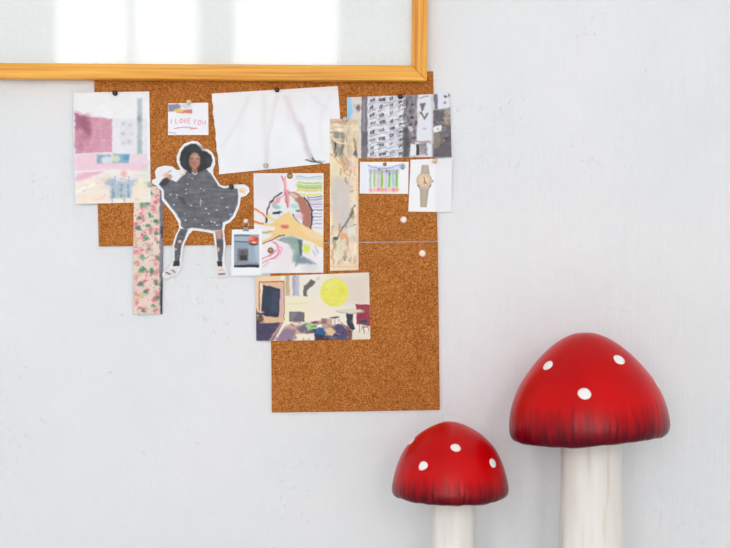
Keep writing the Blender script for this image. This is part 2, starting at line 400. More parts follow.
link('backing_board', from_bm(bm), plain('brown_backing', (150, 115, 80), 0.9), frame)
frame.rotation_euler = (0, math.radians(0.33), 0)

# ================================================================== PRINTS
L1, L2, L3 = 0.0050, 0.0050, 0.0056
G = 'prints and papers pinned on the cork'

# ---- pink room print
def p_pink(k):
    k.rect(76, 93.5, 148.5, 112, (240, 240, 243), 1, 1.5)
    k.poly([(74, 112), (112, 119), (149, 118), (149, 165), (74, 165)], (232, 230, 238), 1, 1)
    k.poly([(74.2, 112), (90, 117), (112, 119), (112, 152), (74.8, 154)], (212, 152, 172), 1, .6)
    k.poly([(74.5, 112), (88, 117), (90, 134), (80, 128), (76, 130)], (150, 84, 112), .75, 2.5)
    k.ell(87, 128, 4, 10, (160, 86, 118), .7, 3); k.ell(101, 140, 8, 9, (212, 158, 178), .7, 4); k.ell(80, 142, 4, 8, (184, 116, 142), .7, 3)
    k.noise(9, 1.6, 3.0, 2, k.box(74, 112, 112, 153)); k.noise(5, 9, .9, 3, k.box(74, 112, 112, 153))
    k.line([(74.5, 112), (90, 117), (112, 119)], .8, (228, 190, 206))
    for x, y, r in ((123, 124, 2), (130, 125, 1.6), (123, 134, 2), (129, 142, 2.6), (123, 143, 1.6), (132, 134, 1)):
        k.ell(x, y, r, r * .8, (186, 180, 200), .7, 1)
    k.rect(120, 121, 134, 146, (210, 208, 222), .3, .5)
    k.rect(137, 98, 142, 163, (176, 190, 196), .85, 1); k.ell(139.3, 119, 2, 3, (120, 120, 140), .6, 1.4); k.rect(137.5, 140, 141.5, 160, (150, 176, 176), .5, 1)
    k.rect(75, 154, 149, 163, (236, 214, 226), 1, 1.5)
    k.poly([(75, 158), (98, 153), (98, 166), (75, 170)], (240, 206, 220), 1, 1.5)
    k.rect(97, 155, 110, 164, (126, 158, 184), .9, 1.2); k.ell(106, 160, 5, 4, (226, 232, 236), .9, 1)
    k.rect(113, 154, 129, 163.5, (120, 172, 202), .95, 1); k.ell(116, 158.5, 4.5, 3.4, (228, 228, 190), .85, 1.2); k.rect(124, 155, 129, 160, (84, 148, 190), .7, 1)
    k.poly([(76, 168), (100, 163), (148, 163), (148, 172), (112, 169), (84, 178), (76, 178)], (240, 204, 218), .95, 1.2)
    k.poly([(75, 178), (88, 171), (104, 170), (92, 180), (76, 184)], (232, 172, 194), .7, 1.5)
    k.line([(74, 172), (104, 170), (120, 176)], 1.6, (248, 240, 246), .9, 1)
    k.poly([(75, 182), (102, 174), (149, 172), (150, 203), (76, 204)], (244, 230, 216), 1, 2)
    k.poly([(108, 178), (137, 178), (139, 184), (132, 186), (131, 198), (110, 198), (110, 186), (104, 184)], (160, 182, 202), .8, 1.3)
    for x in (112, 120, 127): k.rect(x, 184, x + 2.6, 198, (108, 146, 180), .7, .9)
    k.ell(124, 177.5, 12, 3.8, (236, 236, 240), .8, 1); k.ell(124, 174, 3, 3.4, (238, 160, 140), .7, 1.4); k.line([(120, 179), (134, 181)], 1, (190, 160, 180), .6)
    k.line([(77, 192), (94, 184)], 2.4, (250, 248, 246), .9, 1); k.line([(77, 197), (98, 190)], 1.2, (222, 222, 240), .8, 1); k.ell(90, 198, 13, 3, (250, 224, 206), .7, 2)
    k.ell(140, 184, 5, 6, (250, 236, 206), .6, 2); k.ell(146, 176, 4, 8, (214, 234, 220), .6, 3)
    r = random.Random(5)
    for j in range(46):
        x, y = r.uniform(77, 147), r.uniform(166, 202); k.line([(x, y), (x + r.uniform(-2, 9), y + r.uniform(-3, 1))], r.uniform(.8, 2.4), r.choice([(250, 246, 240), (240, 214, 200), (214, 222, 238), (246, 232, 190), (236, 196, 206), (170, 190, 208)]), .45, 1)
    for j in range(14):
        x, y = r.uniform(112, 135), r.uniform(176, 197); k.line([(x, y), (x + r.uniform(-1, 1), y + r.uniform(2, 7))], 1, r.choice([(112, 150, 186), (204, 214, 222), (150, 160, 190)]), .6, .5)
    k.noise(3, 4, 2.6, 4); k.rect(72, 90, 74.4, 205, (232, 235, 240), 1, .5); k.rect(147.6, 90, 152, 160, (246, 248, 250), .8, .8)
tag(sheet('photo_print', [(72.3, 92.5), (149.2, 91.4), (150.8, 202.2), (75.2, 204.2)], L3, p_pink, (238, 239, 243), warp=.6, curl=lambda u, v: 0.004 * (1 - u) ** 2 * v),
    'pale print of a pink room, leftmost paper, half off the cork tile', 'photo', G)

# ---- patterned floral strip
def p_floral(k):
    k.noise(10, 5, 7, 6)
    r = random.Random(4)
    for i in range(46):
        x = 135 + r.random() * 23; y = 186 + (i / 46) * 126 + r.uniform(-3, 3); k.ell(x, y, r.uniform(1.2, 2.6), r.uniform(1, 2.4), (226, 132, 150), r.uniform(.5, .95), .7)
    for i in range(40):
        x = 135 + r.random() * 23; y = 187 + (i / 40) * 125 + r.uniform(-3, 3); k.ell(x, y, r.uniform(1, 2.6), r.uniform(1, 2.3), (222, 96, 118), r.uniform(.4, .9), .7)
    for x, y in ((142, 205), (147, 204), (150, 193), (139.5, 218), (150, 215), (156, 221), (148, 226), (156, 233), (146, 238), (158, 242), (142.5, 257), (141, 271), (143, 269), (152, 271), (145.6, 292), (143, 311), (158, 298), (158, 258), (156, 283), (138, 228), (153, 306), (149, 249), (141, 284)):
        k.ell(x, y, 1.6 + r.random() * 1.2, 1.5 + r.random() * 1.4, r.choice([(70, 140, 108), (96, 152, 112), (60, 124, 96)]), .85, .6); k.ell(x + 2.6, y + 1.3, 1.1, 1.3, (112, 160, 124), .7, .6)
    for x, y in ((137, 264), (138, 274), (136, 240), (141, 296), (137, 300)): k.ell(x, y, 2.2, 2.2, (206, 170, 112), .8, .8); k.ell(x, y, .8, .8, (240, 214, 150), .9, .5)
    for i in range(160): k.ell(134 + r.random() * 26, 188 + r.random() * 126, .6, .6, r.choice([(246, 226, 216), (180, 70, 90), (120, 110, 120)]), .7, .4)
    k.poly([(159.8, 180), (164, 180), (164, 316), (159.8, 316)], (96, 88, 106), .85, .9)
    k.rect(161.2, 226, 164, 238, (50, 30, 44), .9, .8); k.rect(160.8, 280, 164, 316, (46, 44, 52), .9, .8); k.rect(160, 240, 162, 272, (150, 148, 160), .6, .8)
tag(sheet('patterned_paper_strip', [(133.8, 186), (163.4, 186.5), (162.4, 314.2), (132.8, 314.6)], L1, p_floral, (228, 206, 194), warp=0.9),
    'tall floral patterned strip in pink and green hanging below the pink room print', 'paper', G)

# ---- small love card
def letters(k, items, col, w, a=.95):
    gl = {'I': [[(0, 0), (0, 1)]], 'L': [[(0, 0), (0, 1), (.8, 1)]], 'O': [[(.4, 0), (0, .3), (0, .75), (.4, 1), (.85, .7), (.85, .3), (.4, 0)]],
          'V': [[(0, 0), (.4, 1), (.85, 0)]], 'E': [[(.8, 0), (0, 0), (0, 1), (.8, 1)], [(0, .5), (.65, .5)]], 'Y': [[(0, 0), (.4, .5)], [(.85, 0), (.4, .5), (.3, 1)]],
          'U': [[(0, 0), (.05, .8), (.4, 1), (.8, .8), (.85, 0)]]}
    for ch, x, y, sw, sh in items:
        for st in gl[ch]: k.line([(x + p[0] * sw + (1 - p[1]) * .3, y + p[1] * sh) for p in st], w, col, a, .28)
def p_love(k):
    k.poly([(168.3, 104.4), (178, 104), (181, 106.5), (179, 109.5), (172, 111.5), (168.3, 112)], (132, 122, 152), .9, .8)
    k.poly([(180, 104.3), (190, 104), (192, 107), (186, 109), (181, 107)], (214, 216, 232), .9, .8)
    k.poly([(173, 110), (178, 108), (184, 110), (183.5, 112.6), (176, 112.4)], (226, 200, 92), .95, .6)
    k.poly([(183, 110), (192, 109.4), (192, 113.6), (177, 113), (176, 112.2), (183, 112)], (226, 118, 100), .95, .6)
    k.rect(176, 114, 192, 116.5, (218, 238, 222), .6, .8)
    letters(k, [('I', 171.0, 118.6, 2, 4.6), ('L', 175.2, 118.8, 3, 4.4), ('O', 179.4, 118.8, 3.4, 4.2), ('V', 183.6, 118.8, 3.2, 4.2), ('E', 187.8, 118.6, 2.8, 4.2),
                ('Y', 193.4, 119.6, 3.2, 5.0), ('O', 197.8, 120.2, 3.4, 4.2), ('U', 202.4, 120.4, 3.4, 4.0)], (226, 120, 134), .7, .75)
    k.line([(174.5, 128.6), (184, 127.2), (197, 128.2), (190, 129)], .8, (222, 110, 126), .85, .4)
    k.line([(169, 132.4), (176, 133.4)], .7, (150, 110, 130), .7, .4)
tag(sheet('note_card', [(168, 103.4), (208.2, 102.6), (208.5, 135.0), (168, 135.1)], L2, p_love, (240, 240, 248), warp=0.5, cell=.3),
    'small white card with I LOVE YOU written in red, above the cutout figure', 'card', G)

# ---- large white drawing
def p_white(k):
    k.noise(3, 14, 14, 9)
    for pts, w, c, a in (([(248, 98), (240, 118), (228, 138), (222, 146)], 1.6, (214, 216, 224), .6), ([(264, 96), (265, 130), (266, 160)], 4, (226, 226, 224), .7),
                         ([(277, 96), (272, 118), (268, 140), (266, 166)], 1.4, (216, 212, 216), .7), ([(286, 98), (294, 116), (303, 138), (309, 158), (313, 161)], 2.4, (208, 196, 204), .7),
                         ([(301, 124), (308, 150), (311, 160)], 1.2, (176, 164, 172), .7), ([(288, 100), (290, 118)], 5, (234, 224, 232), .7), ([(330, 96), (320, 120), (322, 150)], 1.5, (222, 222, 230), .5),
                         ([(240, 124), (236, 166)], 6, (232, 234, 240), .6), ([(312, 96), (326, 108)], 1, (214, 216, 224), .6), ([(219, 120), (228, 170)], 3, (234, 236, 242), .6)):
        k.line(pts, w * 1.5, c, a * .75, 2.4)
    k.line([(306, 160), (312, 161.2), (322, 162.8)], 1.7, (92, 96, 96), .9, .6); k.line([(312, 158), (316, 162)], 1.4, (70, 74, 70), .9, .5); k.line([(319, 161), (325, 161.4)], 1, (120, 160, 150), .7, .5)
    k.line([(311, 154), (313, 158)], 1.2, (180, 150, 160), .6, .6)
tag(sheet('drawing_sheet', [(211.4, 93.6), (337.8, 86.0), (343.6, 161.6), (219.4, 174.4)], L1, p_white, (238, 239, 244), warp=0.8, wave=.35, curl=lambda u, v: 0.003 * (1 - u) ** 3 * v),
    'large tilted white sheet with a faint pencil drawing, below the oak frame', 'drawing', G)

# ---- cutout figure
OUT = [(192, 140.9), (197.5, 141.4), (201, 144.6), (203, 148.3), (208, 149.3), (212.3, 152.5), (215, 158), (215.3, 164), (213, 169.5), (213.4, 174.5), (216, 178.6), (220.3, 185), (225, 186.2), (232, 184.6),
       (238.4, 184.5), (244.4, 184.4), (248.8, 187.3), (249.7, 191.6), (246.2, 195.6), (240.6, 197.4), (240.2, 203), (238.8, 208), (234.8, 217.6), (230, 222.4), (225.4, 224.6), (224, 231), (225.6, 244.5), (224.4, 259), (225.2, 266), (228.5, 273.6),
       (226.4, 277.3), (217.8, 277.3), (215.7, 273.6), (217, 267), (216.4, 259), (214.8, 244.5), (213.2, 233.6), (204.3, 231.8), (192.9, 230.4), (188.6, 234.8), (184, 244.5), (181.6, 259), (180.9, 264), (181.2, 269), (177, 275),
       (167, 278.6), (162.6, 277.4), (162.2, 273.2), (169, 268.2), (172.8, 261), (172.3, 246), (175.2, 236), (179.2, 228), (178.4, 223), (173, 213.4), (166, 205), (161.8, 200), (161.4, 191), (157, 186), (152, 183.6), (151.6, 180.4), (156, 178), (154.8, 171.8),
       (157.2, 167.6), (164.6, 165.5), (172.8, 166.6), (176.6, 170), (180.4, 169.6), (176.9, 162.6), (176.6, 156.6), (179.6, 149), (184.2, 143.6)]
def p_fig(k):
    coat, dk = (98, 97, 106), (40, 38, 44)
    k.poly([(180.5, 228.5), (188, 229.5), (186, 235), (181.6, 245), (179.4, 262), (174.6, 262.5), (174.3, 246), (177, 236.5)], (88, 88, 98), 1, .5)
    k.poly([(215.4, 232), (222.3, 230), (223.6, 245), (221.6, 263), (218.2, 263), (216.8, 245)], (90, 88, 98), 1, .5)
    k.poly([(215.2, 231), (222, 230), (221.6, 239), (217, 239)], (206, 156, 138), .9, .9)
    k.ell(179.8, 241.4, 1.8, 1.5, (226, 190, 160), .95, .5); k.ell(175.6, 249.4, 1.5, 1.4, (220, 176, 140), .95, .5); k.ell(218.2, 249.5, 1.7, 2.2, (214, 170, 130), .95, .6); k.ell(178, 256, .9, 1.2, (150, 130, 130), .7, .5)
    k.poly([(173.6, 261), (179.6, 261), (179.4, 266), (173, 266)], (26, 26, 30), 1, .5); k.poly([(216.6, 261.5), (222.4, 261.5), (222, 266.5), (217.6, 266.5)], (26, 26, 30), 1, .5)
    for pts in ([(164, 274), (170, 269), (178, 266.4), (180, 268), (175, 274), (167, 277.2), (164, 276.4)], [(217.6, 267), (223, 266.6), (227, 274), (225.5, 276), (218.4, 276), (217, 273)]):
        k.poly(pts, (228, 216, 214), 1, .5)
    k.line([(166, 272.4), (170, 274.4)], 1.2, (56, 50, 56), .9); k.line([(172, 270), (175, 272.4)], 1, (70, 60, 66), .9); k.line([(219, 274), (224.6, 274)], 1.3, (60, 50, 58), .9); k.line([(219, 270), (223, 270)], .8, (180, 150, 150), .8)
    k.poly([(187, 171.4), (193, 173), (199, 171), (206, 168.6), (212, 175.6), (218.6, 186.2), (224, 188.2), (232, 187.6), (237.6, 189), (238.2, 197), (237.4, 204), (233, 215.4), (228.6, 220), (223, 222.4), (221.8, 229.6),
            (213, 230.8), (203.5, 229), (192, 227.6), (185, 229.6), (181, 226), (180.6, 221), (175, 211.8), (168, 203.4), (164, 198), (163.7, 190), (158.8, 184.4), (163, 178.6), (167, 176.8), (171.4, 180), (176.5, 182), (181.6, 176.6)], coat, 1, .5)
    m = ((k.c.sum(1) > 250) & (k.c.sum(1) < 340)).astype(float)
    k.noise(16, 7, 1.6, 12, m); k.noise(9, 2, 5, 13, m)
    k.poly([(178, 196), (184, 198), (188, 206), (182, 204)], (58, 57, 66), .7, 1.2); k.line([(172, 190), (186, 196), (212, 192)], .9, (76, 76, 86), .7, .8); k.line([(176, 210), (200, 214), (226, 208)], 1, (120, 120, 130), .5, .9)
    k.poly([(159.4, 184), (163.4, 179), (167, 177), (170, 181), (166, 186), (161, 186)], (42, 42, 48), .9, .7)
    k.ell(166.5, 175.2, 3.6, 2.5, (226, 178, 164), 1, .7, .4); k.ell(169.8, 177, 2.2, 2.6, (206, 150, 132), 1, .7); k.ell(163, 172.8, 2.4, 1.2, (250, 226, 216), .8, .7); k.line([(168, 172), (171, 171)], .9, (110, 130, 140), .8)
    k.ell(242.5, 190.4, 3.4, 2.4, (238, 206, 186), .95, .8); k.line([(240, 191), (244, 192)], .9, (226, 176, 90), .8, .5)
    r = random.Random(3)
    for x, y in ((187.6, 184), (186, 189.4), (200.6, 188.6), (204, 190.6), (186, 193.4), (170.4, 194.6), (177, 195), (176.6, 197.6), (174, 204.6), (200.8, 201), (200.6, 203.6), (227.4, 207.2), (184.6, 213.6), (209, 213.8), (211.6, 221.6), (214.6, 222.6), (202, 224.6), (217, 225.4), (230.6, 214.6), (192, 178.6), (190.8, 205.4), (222, 198), (216.6, 210), (195, 219.4), (206, 208.6), (185.4, 220.4)):
        k.ell(x, y, r.uniform(.5, 1.1), r.uniform(.4, .8), (220, 220, 230), .95, .35)
    for x, y in ((173.8, 205.2), (230.4, 214), (218.6, 224.6)): k.ell(x, y, 1.2, .8, (140, 170, 210), .8, .4)
    k.line([(200.4, 198.6), (200.8, 206)], .7, (190, 190, 198), .8, .3)
    hair = [(179.6, 160), (180.6, 153), (184.6, 147), (190, 144), (196, 143.8), (199.6, 146.6), (201.4, 150.6), (207, 151.6), (211, 155), (212.6, 160.6), (210.8, 166), (205, 169.6), (199, 172), (190, 173), (184.4, 169.4), (180.6, 165)]
    k.poly(hair, (22, 23, 30), 1, .6); k.ell(195, 149, 8, 4, (42, 46, 56), .6, 2); k.ell(208.6, 161, 2.4, 5, (60, 66, 82), .6, 1.5); k.ell(184, 161, 2, 5, (48, 54, 66), .6, 1.5)
    k.ell(194.4, 170, 3, 3, (150, 106, 88), 1, .7)
    k.ell(194.6, 160.6, 5.6, 8.2, (176, 124, 104), 1, .8); k.ell(196, 157, 3.2, 3.4, (206, 158, 138), .7, 1.4); k.ell(191, 163, 1.8, 3, (150, 98, 84), .6, 1)
    k.line([(190.4, 158.6), (192.6, 158.4)], .9, (70, 44, 42), .9, .35); k.line([(196.4, 158.6), (198.8, 158.8)], .9, (70, 44, 42), .9, .35); k.line([(194.6, 159), (194.4, 162.6)], .7, (140, 90, 76), .7, .35)
    k.ell(194.6, 165, 1.9, .8, (196, 84, 92), .95, .4); k.ell(194.4, 163, 1, .5, (120, 74, 66), .8, .3)
    k.line([(192, 172.6), (195.4, 174.6), (197, 172.6)], 1, (226, 226, 230), .9, .4)
tag(cutout('cutout_figure', OUT, L3, p_fig, (234, 236, 240)),
    'paper cutout of a person with curly black hair in a wide dark speckled coat', 'cutout', G)

# ---- face drawing
def p_face(k):
    k.noise(4, 9, 9, 20)
    k.rect(254.3, 174.6, 280, 200, (224, 224, 230), .7, 3)
    for y, c in ((177, (160, 196, 206)), (179, (206, 218, 226)), (183, (150, 196, 96)), (185.4, (166, 206, 60)), (187.4, (132, 184, 70)), (189.4, (196, 216, 80)), (191, (236, 196, 130)), (194.6, (218, 228, 84)), (197.2, (128, 108, 160)), (199.6, (146, 126, 176)), (202, (180, 166, 200)), (204.6, (134, 118, 168)),
                 (207, (186, 176, 206)), (210, (120, 116, 160)), (213.6, (170, 172, 196)), (217, (132, 138, 168)), (220.6, (178, 184, 196)), (224, (150, 158, 178)), (228, (196, 204, 212))):
        x0 = 297 if y < 196 else 309
        k.line([(x0 + rnd.uniform(-1, 2), y - .4), (308, y + .4), (321.6, y - .2)], 1.5 if y < 196 else 1.2, c, .85, .55)
    head = [(268, 222), (268.2, 212), (271, 203), (276, 196.6), (284, 192.4), (292, 191.6), (300, 194.6), (307, 201), (311, 210), (311.6, 219), (310, 229), (304, 227), (298, 222)]
    k.poly(head, (228, 232, 232), 1, .6)
    k.poly([(286, 191.6), (297, 193), (305, 199), (310.4, 209), (311.2, 221), (309.6, 229), (303, 226), (301.6, 214), (298, 203), (290, 195)], (176, 106, 90), .95, .8)
    k.poly([(291, 192.4), (299, 196), (296, 199), (289, 195)], (226, 204, 190), .85, .8)
    k.poly([(272, 204), (277, 198), (284, 195), (280, 201), (274, 208)], (222, 150, 166), .8, .9)
    k.line([(266.6, 221), (267, 211), (270, 203), (275, 197), (282, 193)], 1.5, (66, 34, 52), .95, .5); k.line([(266.3, 217), (266.3, 222)], 1.9, (50, 34, 66), .95, .5)
    k.line([(304, 197), (308.6, 203), (311.6, 211), (312, 220), (310.6, 229)], 1.5, (42, 30, 46), .95, .5); k.line([(311, 229.6), (304, 227), (297, 221.6), (293, 214)], 1.2, (70, 78, 80), .85, .6)
    k.ell(277, 207, 3.6, 1.9, (142, 190, 196), .9, .8); k.ell(294.6, 206, 4, 2.4, (160, 212, 212), .8, 1.2)
    k.ell(276.6, 213, 3.6, 1.4, (24, 24, 34), 1, .5); k.line([(279, 211.6), (282, 212.4)], .8, (80, 80, 130), .9); k.ell(298, 211, 2.4, 1.2, (74, 86, 100), .9, .7); k.ell(299.6, 216.6, 4, 2.6, (238, 190, 204), .9, 1.2)
    k.ell(280, 218.4, 5, 3, (222, 214, 240), .8, 1.4)
    k.poly([(284, 190), (289, 190), (289.6, 203), (288, 208.4), (286.6, 208), (284.6, 200)], (226, 150, 160), .9, .6)
    k.line([(282, 176), (284, 182), (285.6, 192), (287.6, 207)], 1.5, (214, 106, 122), .95, .5); k.line([(284.4, 181), (285.2, 176)], 1.2, (222, 130, 140), .9, .5); k.poly([(283, 178), (286, 178), (287, 192), (284, 192)], (234, 168, 172), .7, .6)
    # yellow hand, fingers towards the left, forearm towards lower right
    hand = (240, 206, 140)
    k.poly([(283, 214), (289, 211.6), (293, 217), (298, 222.4), (309, 228), (323.6, 236.4), (323.6, 249), (310, 241.6), (300, 237.6), (291, 236), (283, 235.4), (276, 238.6), (272, 236), (276, 226), (277, 220)], hand, 1, .7)
    for pts, w in (([(254.4, 208.6), (264, 215), (272, 219), (284, 223)], 2.6), ([(254, 222.6), (262, 223.6), (274, 225.6), (284, 226)], 2.8), ([(262, 233), (272, 231.6), (284, 229)], 2.6), ([(263, 241), (271, 238), (279, 232.6)], 2.6)):
        k.line(pts, w, hand, 1, .6)
    k.line([(254, 208.4), (262, 213.6), (267, 217.6)], 1.2, (224, 84, 76), .9, .5); k.line([(254, 221.4), (258, 223.2), (263, 223.6)], 1.4, (226, 92, 84), .9, .6); k.line([(263, 232.6), (272, 232.4)], .9, (120, 126, 90), .8, .5); k.line([(265, 234), (275, 234.4)], .8, (196, 206, 110), .8, .5)
    k.line([(263, 243), (271, 240.4), (278, 236.6), (284, 235.6)], 1.1, (126, 36, 58), .9, .5); k.ell(268, 215.6, 3, 1.6, (226, 214, 110), .7, 1); k.ell(275.5, 223.6, 3, 1.6, (222, 196, 96), .7, 1.1)
    k.ell(284.6, 226.6, 3.9, 1.9, (226, 104, 92), .95, .8); k.line([(281.6, 226.4), (287.6, 227)], .6, (190, 70, 70), .8, .4)
    k.poly([(300, 224), (323, 236), (323, 242), (306, 236)], (244, 214, 176), .7, 1.5)
    # neck and collar
    k.poly([(277, 239.6), (284, 237), (292, 236.6), (302, 239.6), (301.6, 254), (300, 262), (292, 262), (293, 250), (287, 243)], (132, 158, 150), .95, 1.2)
    k.poly([(298, 240), (302.4, 240), (302, 256), (299.6, 256)], (74, 84, 92), .9, .9); k.poly([(293, 244), (297, 243), (297.6, 254), (293.6, 254)], (146, 186, 160), .8, 1)
    k.poly([(298, 256), (306, 257.6), (316, 264), (310, 265), (300, 263), (295, 266)], (118, 136, 150), .9, 1.4); k.line([(281, 240.6), (289, 243.6)], 1.4, (110, 118, 122), .8, 1)
    k.ell(284, 255, 9, 12, (236, 224, 232), .8, 3); k.ell(306.6, 248.4, 3.4, 4.6, (214, 226, 74), .85, 1.4); k.line([(315, 246), (318, 253)], 1.4, (176, 180, 204), .8, .8); k.line([(313, 250), (316, 256)], 1, (150, 156, 190), .7, .6)
    k.ell(310, 268, 8, 4, (214, 216, 216), .8, 2)
    k.ring(270.6, 250, 8, 8.6, 1.8, (234, 112, 156), .85, -1.2, 1.5, .7)
    k.line([(262, 258.6), (270, 255.4), (276, 250)], 1.1, (224, 90, 140), .9, .5); k.line([(262.6, 262.8), (270, 259.6), (278, 254)], 1, (226, 110, 150), .85, .5); k.line([(263, 266.5), (269, 262.5)], .9, (238, 150, 180), .8, .5); k.line([(277, 244), (281.6, 248), (280, 254)], 1.1, (240, 150, 184), .8, .6)
tag(sheet('face_drawing', [(253.4, 173.2), (323.6, 173.2), (323.4, 272.6), (254.6, 273.6)], L1, p_face, (238, 234, 238), warp=0.8, cell=.45),
    'colourful drawing of a face with a yellow hand across its mouth', 'drawing', G)

# ---- instant photo
def p_inst(k):
    k.rect(234, 234.5, 258.9, 267.4, (146, 162, 182), 1, .4)
    k.rect(234.2, 235, 251, 241, (168, 184, 200), .9, .8); k.rect(234.2, 234.6, 250, 236.4, (98, 106, 126), .9, .5); k.line([(234.6, 241.4), (252, 242.2)], 1.1, (82, 94, 112), .95, .4)
    k.rect(248.6, 245, 258.7, 262, (164, 180, 198), .8, 1); k.poly([(254, 243), (258.8, 243), (258.8, 266), (256.6, 262)], (186, 200, 214), .7, 1)
    for x in (250.6, 252.6): k.line([(x, 246), (x, 262)], .5, (126, 142, 164), .6, .3)
    k.rect(237.2, 248.4, 248.4, 261.6, (128, 122, 128), 1, .5); k.rect(239, 250, 247.6, 260, (96, 88, 96), 1, .6); k.rect(240.4, 255, 247, 260.4, (38, 34, 46), 1, .5); k.ell(242.6, 252.6, 1.2, 1.6, (64, 62, 96), .9, .5); k.line([(239.6, 255.6), (246, 255.6)], .7, (60, 70, 120), .8, .3)
    k.poly([(234.2, 262), (258.8, 262.6), (258.8, 266), (234.2, 265)], (134, 142, 158), .9, .6); k.poly([(234, 265.2), (258.9, 264.6), (258.9, 267.4), (234, 267.4)], (22, 24, 34), 1, .5)
    k.ell(253.8, 240.4, 4.9, 4.2, (226, 80, 50), .98, .6); k.ell(253.6, 244, 4, 1.6, (90, 30, 30), .9, .6); k.ell(251, 238.6, 2.4, 1.2, (246, 138, 104), .9, .6); k.ell(254, 242.6, 2.4, .9, (240, 226, 218), .95, .4); k.ell(256.6, 239.6, 1.4, 1, (180, 40, 30), .8, .5)
tag(sheet('instant_photo', [(231.9, 229.6), (262.2, 229.0), (261.2, 275.8), (230.8, 275.9)], L3, p_inst, (240, 243, 248), warp=0.3, cell=.35),
    'small white bordered instant photo of a grey room with a red lamp', 'photo', G)

# ---- beige strip
def p_beige(k):
    k.noise(16, 3.5, 8, 31); k.noise(12, 2, 3, 32)
    k.rect(330, 118, 358.6, 124, (222, 186, 158), .8, 1.5); k.line([(330, 122), (346, 123.6)], 1.4, (196, 140, 112), .7, .8); k.line([(330, 128), (344, 127)], 1.2, (206, 166, 140), .7, .8); k.line([(330, 132), (338, 133)], 1.6, (150, 124, 106), .7, .8)
    k.rect(333, 133, 343.6, 139, (128, 130, 122), .85, 1); k.rect(333, 140, 343.6, 157, (160, 160, 150), .8, 1.2); k.rect(334, 142, 336.4, 158, (48, 42, 40), .9, .7); k.rect(340.6, 141, 343.4, 154, (96, 96, 96), .8, .8); k.rect(344.6, 134, 352, 160, (220, 206, 178), .8, 1.4)
    k.line([(332, 138), (337, 142), (346, 143)], 2.2, (240, 214, 172), .95, .6); k.ell(351, 137, 3, 9, (226, 208, 178), .7, 2); k.line([(354, 140), (356.4, 157)], 2, (150, 104, 62), .75, .9); k.ell(355.4, 153, 1.8, 3.2, (74, 76, 82), .9, .8); k.ell(343, 160, 3, 5, (176, 112, 70), .6, 1.6)
    k.poly([(330, 152), (341, 163), (346, 172), (344, 190), (330, 190)], (232, 220, 182), .75, 1.6); k.line([(330, 154), (337, 160), (346, 170)], 1.2, (222, 150, 96), .8, .7); k.line([(346, 160), (345, 172), (350, 176)], 2, (206, 138, 92), .7, 1); k.ell(352, 166, 4, 9, (242, 206, 184), .8, 2)
    k.rect(332, 178, 350, 232, (206, 198, 196), .8, 3); k.ell(339, 214, 6, 9, (206, 196, 214), .6, 3); k.poly([(330, 214), (342, 206), (338, 232), (330, 238)], (230, 206, 170), .5, 2)
    k.rect(350.6, 172, 357.6, 200, (240, 218, 190), .8, 1.5)
    k.line([(354.6, 206), (351.6, 214), (346, 224), (338, 236), (331.6, 243)], 1.7, (96, 90, 82), .9, .8); k.ell(352.2, 213.6, 2.2, 3.2, (78, 86, 74), .85, 1); k.ell(335.2, 239, 2.6, 2, (66, 64, 58), .85, .9); k.line([(350, 226), (356, 224)], 1, (150, 110, 80), .7)
    k.ell(352.4, 231, 5, 5.6, (228, 226, 218), .85, 1.4); k.ell(343.4, 236, 4, 4, (222, 158, 112), .8, 1.4)
    k.line([(347, 238), (347.6, 248), (344, 260)], 2.2, (206, 136, 104), .75, .9); k.line([(334, 244), (333, 256), (334, 264)], 1.8, (206, 160, 110), .75, .9); k.ell(339, 250, 3, 7, (222, 226, 196), .8, 1.6); k.ell(352, 252, 3.4, 9, (242, 216, 194), .8, 1.6); k.ell(344.6, 258, 2, 2.6, (140, 140, 110), .6, 1)
    r = random.Random(12)
    for j in range(34):
        x, y = r.uniform(331, 357), r.uniform(122, 178); k.line([(x, y), (x + r.uniform(-1.5, 2), y + r.uniform(3, 10))], r.uniform(.7, 1.8), r.choice([(168, 122, 84), (112, 96, 84), (246, 232, 206), (214, 160, 116), (190, 176, 150)]), .55, .8)
    for j in range(34):
        x, y = r.uniform(331, 357), r.uniform(222, 264); k.line([(x, y), (x + r.uniform(-2, 2), y + r.uniform(3, 9))], r.uniform(.8, 2), r.choice([(214, 150, 108), (150, 124, 96), (246, 232, 206), (228, 178, 136), (196, 190, 160)]), .55, .8)
    for j in range(16):
        x, y = r.uniform(350, 358), r.uniform(160, 220); k.ell(x, y, r.uniform(.7, 1.6), r.uniform(1, 3), r.choice([(224, 164, 120), (250, 238, 224), (176, 140, 110)]), .6, .7)
    k.rect(330, 264.6, 358.6, 272, (240, 212, 178), .9, 1); k.line([(330.6, 267), (358, 266.6)], .6, (220, 168, 130), .8, .4); k.rect(356.8, 178, 359, 271, (238, 196, 160), .8, .6)
    k.rect(329, 186, 331.2, 271, (246, 236, 214), .8, .5)
tag(sheet('marbled_paper_strip', [(329.8, 118.6), (358.2, 119.6), (358.7, 270.2), (330.0, 270.9)], L3, p_beige, (232, 216, 190), warp=1.3),
    'tall narrow beige print strip with brown streaks between two white papers', 'paper', G)

